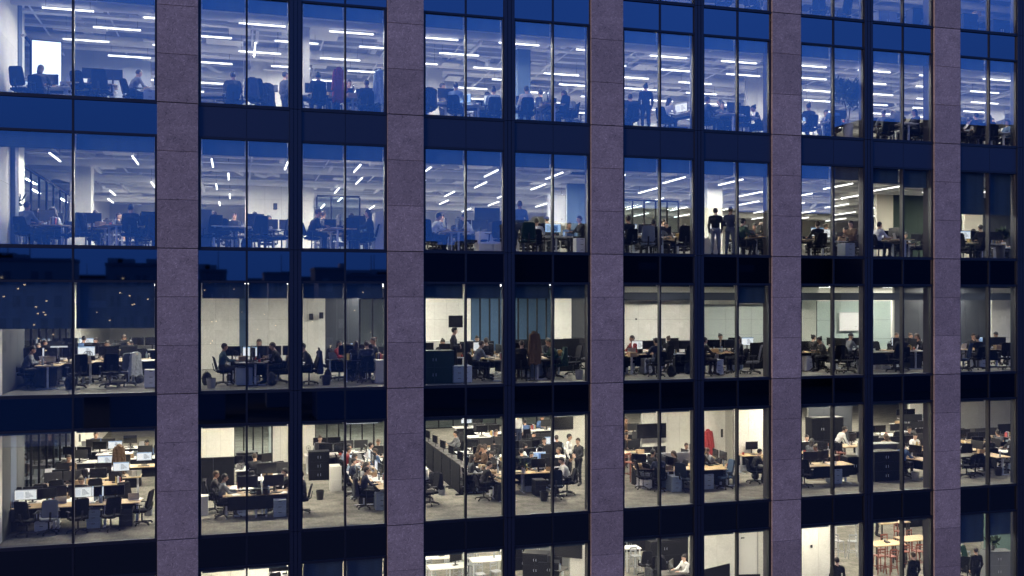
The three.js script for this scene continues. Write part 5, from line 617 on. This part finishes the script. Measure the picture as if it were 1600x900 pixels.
for (const [r, p, z, c] of [[3, 330, -1.6, 1], [3, 510, -1.8, 0], [3, 905, -1.8, 1], [3, 1090, -1.6, 0], [3, 1345, -1.4, 1], [4, 20, -2.4, 0], [4, 232, -3.6, 1], [4, 500, -4.6, 0], [4, 690, -4.2, 1], [4, 850, -2.2, 0], [4, 1150, -3.2, 1], [4, 1345, -2.2, 0], [4, 1430, -1.9, 1], [4, 1560, -1.8, 0]]) bin(r, p, z, c);
// rows of desks further back
function far(r, list, style) { for (const [p, z, yaw] of list) st(r, p, z, yaw, { c: pick(['black', 'black', 'grey', 'navy']), p: rnd() < 0.4 ? pick(['type', 'lean']) : 0, s: pick(['black', 'grey', 'white', 'blue', 'charcoal', 'brown']), h: pick(['short', 'short', 'long', 'bun']), d: style, m: rnd() < 0.25 ? 'on' : 'off', k: r === 2 ? 1 : 3, m2: rnd() < 0.6 ? 'off' : 0 }); }
far(2, [[150, -10, 0], [185, -12.5, 180], [215, -10, 0], [235, -15, 0], [520, -8, 180], [545, -8.4, 0], [590, -6, 0], [680, -6, 180], [700, -8.5, 0], [735, -6.4, 0], [765, -9, 180], [720, -11.5, 0], [822, -5.4, 0], [850, -7.5, 180], [830, -10, 0], [862, -4.8, 180], [985, -5, 180], [1015, -6.4, 0], [1050, -5.6, 180], [1150, -4.6, 0], [1185, -5.4, 180], [1170, -8, 0], [1270, -4.6, 0], [1300, -5.6, 180], [1330, -7, 0], [1410, -4.6, 0], [1560, -5, 0]], 'white');
far(3, [[95, -10.5, 0], [130, -11.5, 180], [195, -10.5, 0], [235, -11.5, 180], [60, -9.4, 180], [180, -6.6, 180], [900, -7.4, 0], [1440, -5.6, 0]], 'white');
far(4, [[150, -14.5, 0], [200, -13.5, 180], [110, -14.5, 180], [230, -12, 0], [560, -11.2, 0], [590, -9.4, 0], [760, -15, 0], [820, -14, 180], [845, -15.5, 0], [735, -16, 180], [1400, -12.4, 0], [1440, -12.8, 180]], 'white');

// more places of work between those above
const extra = (r, list) => { for (const [p, z, yaw, who, c] of list) st(r, p, z, yaw, { p: who || 0, s: c || 'black', h: pick(['short', 'short', 'bun', 'long']), d: pick(['wood', 'white']), m: rnd() < 0.25 ? 'on' : 'off', m2: rnd() < 0.5 ? 'off' : 0, k: 3 }); };
extra(4, [[60, -3.9, 0, 0], [128, -3.8, 0, 'lean', 'charcoal'], [185, -6.3, 180, 0], [112, -6.6, 10, 'type', 'black'], [398, -6.6, 180, 'type', 'black'], [442, -6.4, 0, 0], [578, -8.4, 92, 'type', 'white'], [597, -3.8, -90, 0], [500, -10.8, 0, 'type', 'grey'], [770, -4.8, -92, 'type', 'black'], [742, -6.6, 92, 'lean', 'brown'], [830, -4.6, 0, 'type', 'black'], [853, -4.4, 180, 0], [812, -6.4, 90, 'lean', 'white'], [870, -8.2, 180, 'type', 'black'], [1005, -3.2, 95, 0], [1060, -3.6, -92, 'lean', 'charcoal'], [1098, -3.4, 90, 'type', 'black'], [1260, -5.6, 0, 'type', 'white'], [1385, -4.6, 180, 'type', 'brown'], [1425, -5.2, 0, 'lean', 'white'], [1508, -3.6, 180, 0], [1560, -4.4, 180, 'type', 'charcoal'], [1582, -3.4, -90, 'type', 'black']]);
extra(3, [[60, -4.9, 0, 'type', 'charcoal'], [140, -5.2, 180, 0], [205, -6.4, 0, 'lean', 'grey'], [85, -4.6, 180, 0], [405, -4.4, 0, 'type', 'black'], [425, -4.2, 0, 0], [512, -4.6, 92, 0], [585, -4.2, -92, 'type', 'black'], [760, -3.4, 180, 'type', 'black'], [690, -4.2, 0, 'lean', 'black'], [840, -3.8, 180, 0], [895, -3.6, -92, 0], [1000, -4.6, 0, 0], [1045, -4.8, 180, 'type', 'black'], [1125, -4.4, 0, 'type', 'grey'], [1185, -4.6, 180, 0], [1270, -4.2, 92, 'type', 'black'], [1310, -4.8, 0, 0], [1400, -4.2, 0, 'type', 'black'], [1440, -3.2, -92, 'lean', 'black'], [1520, -3.8, 0, 'type', 'charcoal'], [1575, -3.6, 0, 0]]);
extra(2, [[60, -3.9, 0, 'type', 'charcoal'], [150, -3.6, 0, 'lean', 'white'], [222, -3.4, 92, 'type', 'grey'], [335, -3.4, 0, 'lean', 'black'], [420, -4.6, 0, 'type', 'charcoal'], [590, -3.6, -92, 'lean', 'white'], [715, -3.0, 0, 'type', 'black'], [775, -5.2, 0, 'lean', 'grey'], [1000, -3.8, 0, 'lean', 'white'], [1070, -4.2, -92, 'type', 'charcoal'], [1178, -3.0, 0, 'type', 'grey'], [1322, -3.2, -92, 'type', 'black'], [1405, -2.8, 180, 'type', 'black'], [1515, -2.8, 0, 'lean', 'charcoal']]);
for (const [p, z, yaw, k, c] of [[185, -9, 1, 'stand', 'black'], [505, -7, 2.4, 'stand', 'charcoal'], [690, -7, 0.4, 'stand', 'navy'], [755, -8, 2, 'fold', 'black'], [855, -6, 3.4, 'stand', 'charcoal'], [1035, -7, 1, 'fold', 'grey'], [1190, -7, 4, 'stand', 'black'], [1290, -7, 2, 'stand', 'charcoal']]) person(2, wx(p, z), z, yaw, k, c, 'black');
extra(1, [[60, -1.9, 170, 'lean', 'charcoal'], [150, -2.4, 0, 'type', 'navy'], [520, -2.3, 0, 'lean', 'blue'], [590, -2.4, -92, 'type', 'white'], [760, -2.2, 92, 'type', 'navy'], [890, -1.0, -92, 'lean', 'white'], [975, -2.3, 0, 'type', 'blue'], [1128, -1.6, 0, 'type', 'grey'], [1185, -1.4, -92, 'lean', 'navy'], [1290, -1.8, 0, 'type', 'white'], [1430, -0.8, -92, 'type', 'navy'], [1508, -1.4, 92, 'lean', 'white'], [1575, -1.5, -92, 'type', 'blue']]);
for (const [p, z, yaw, k, c] of [[445, -3, 2, 'stand', 'charcoal'], [545, -3.4, 0.5, 'stand', 'black'], [690, -3.2, 1.2, 'fold', 'grey'], [845, -3.4, 3.5, 'stand', 'navy'], [1125, -3, 4, 'stand', 'charcoal'], [1395, -3, 2.2, 'stand', 'black']]) person(1, wx(p, z), z, yaw, k, c, 'black');
{ const t = new THREE.Group(); t.name = 'far_monitors'; scene.add(t); t.userData = { kind: 'stuff', label: 'many small dark and lit monitors on desks far back', category: 'monitors' };
  mesh('casings', merge(farMon.casing), plasticM, t); mesh('dark_screens', merge(farMon.off), offM, t); if (farMon.on.length) mesh('lit_screens', merge(farMon.on), screenM[0], t); }
// ------------------------------------------------------------------ opposite side of the street, seen in the glass
struct(mesh('street', new THREE.PlaneGeometry(900, 900).rotateX(-Math.PI / 2).translate(0, BOTTOM - 4.01, 0), mat(0.035, 0.035, 0.038, 1)));
const darkBlockM = [mat(0.045, 0.052, 0.07, 0.85), mat(0.03, 0.036, 0.05, 0.85), mat(0.06, 0.066, 0.085, 0.85)], litM = new THREE.MeshStandardMaterial({ color: col(0.2, 0.18, 0.15), emissive: col(1, 0.75, 0.45), emissiveIntensity: 2.2 });
const paleM = [mat(0.20, 0.22, 0.26, 0.85), mat(0.14, 0.16, 0.20, 0.85), mat(0.25, 0.26, 0.29, 0.85)];
function block(label, px0, px1, py, z, depth, roof, nlit) {
  const blockM = px1 < 720 ? paleM : darkBlockM;            // px, py: where its mirror image stands in the photograph
  const s = (EYE + z) / EYE, xa = wx(px0, 0) * s, xb = wx(px1, 0) * s, a = Math.atan(((px0 + px1) / 2 - 800) / LENS), dAx = EYE / Math.cos(TURN + a) * Math.cos(a), top = (468 - py) / LENS * dAx * s;
  const t = new THREE.Group(); t.name = numbered('city_block'); t.position.set((xa + xb) / 2, BOTTOM - 4, z + depth / 2); scene.add(t);
  t.userData = { label, category: 'building', group: 'dark city blocks across the street' };
  const w = Math.abs(xb - xa), h = top - (BOTTOM - 4);
  mesh('wall', box(-w / 2, w / 2, 0, h, -depth / 2, depth / 2), blockM[Math.floor(rnd() * 3)], t);
  mesh('parapet', merge([box(-w / 2 - 0.1, w / 2 + 0.1, h + 0.002, h + 0.5, -depth / 2 - 0.1, -depth / 2 + 0.3), box(-w / 2 - 0.1, -w / 2 + 0.3, h + 0.002, h + 0.5, -depth / 2 + 0.3, depth / 2), box(w / 2 - 0.3, w / 2 + 0.1, h + 0.002, h + 0.5, -depth / 2 + 0.3, depth / 2)]), blockM[1], t);
  for (let i = 0; i < roof; i++) { const x = rr(-w * 0.42, w * 0.42), rw = rr(0.6, w * 0.12 + 0.8), rh = rr(0.5, 1.5); mesh('roof_plant', box(x - rw, x + rw, h + 0.003, h + rh, -depth * 0.3, 0), blockM[2], t); if (i % 2) mesh('mast', cyl(0.05, 0.09, 4, 6, x + rw * 1.3, h + 2, -depth * 0.2), blockM[1], t); }
  if (nlit) for (let j = 0; j < 4; j++) for (let i = 0; i < 7; i++) mesh('window', box(-w * 0.42 + i * w * 0.13, -w * 0.42 + i * w * 0.13 + w * 0.07, h - 3 - j * 3.2, h - 1.4 - j * 3.2, -depth / 2 - 0.025, -depth / 2 - 0.002), blockM[(i + j) % 3 ? 1 : 2], t);
  for (let i = 0; i < nlit * 2; i++) { const x = rr(-w * 0.45, w * 0.45), y = h - rr(1.5, 14); mesh('lit_window', box(x - 0.12, x + 0.12, y, y + 0.15, -depth / 2 - 0.06, -depth / 2 - 0.03), litM, t); }
}
block('low dark roofline mirrored at the photo\u2019s left edge above blind', -60, 108, 408, 120, 10, 4, 8);
block('flat-topped dark block mirrored left of first stone column', 166, 246, 417, 130, 10, 3, 5);
block('small dark roof mirrored right of first stone column', 313, 356, 421, 150, 10, 2, 3);
block('tiny dark roof mirrored beside second bay\u2019s wide post', 412, 462, 430, 160, 10, 2, 2);
block('broken dark roofline mirrored in second bay, right half', 494, 640, 428, 140, 10, 5, 4);
block('long low city edge mirrored behind the roofs at left', -200, 700, 440, 210, 12, 8, 14);
block('dark office block mirrored in third bay, left half', 648, 800, 386, 160, 9, 2, 0);
block('taller dark office block mirrored beside third stone column', 800, 962, 354, 164, 9, 2, 0);
block('wide dark office block mirrored across fourth bay', 962, 1350, 334, 170, 9, 3, 3);
block('tallest dark tower mirrored at the photo\u2019s right edge', 1350, 1900, 204, 150, 10, 2, 3);

// ------------------------------------------------------------------ labels: what it is, then row, bay and place among its like
{
  const rowName = ['cropped top row', 'first full row', 'second full row', 'third full row', 'fourth full row', 'cropped bottom row'];
  const bayName = ['left of first stone column', 'second bay', 'third bay', 'fourth bay', 'fifth bay', 'rightmost bay'];
  const ord = ['', 'second', 'third', 'fourth', 'fifth', 'sixth', 'seventh', 'eighth', 'ninth', 'tenth', 'eleventh', 'twelfth'];
  const sets = {};
  for (const t of things) {
    t.px = pxOf(t.x, t.z); const fx = wx(t.px, 0);
    t.bay = Math.max(0, Math.min(5, Math.floor((fx - COL0) / BAY) + 1));
    (sets[[t.o.userData.label, t.row, t.bay]] ||= []).push(t);
  }
  for (const list of Object.values(sets)) {
    list.sort((a, b) => a.px - b.px || a.z - b.z);
    list.forEach((t, i) => {
      const place = list.length === 1 ? '' : i === 0 ? ', leftmost' : i === list.length - 1 ? ', rightmost' : i < 12 && i <= list.length / 2 ? `, ${ord[i]} from left` : `, ${ord[list.length - 1 - i] || list.length - i + 'th'} from right`;
      t.o.userData.label += `, ${rowName[t.row]}, ${t.bay === 0 ? 'leftmost bay' : bayName[t.bay]}${place}`;
    });
  }
}
scene.traverse(o => { if (o.isMesh) o.castShadow = o.receiveShadow = true; });
renderer.render(scene, camera);
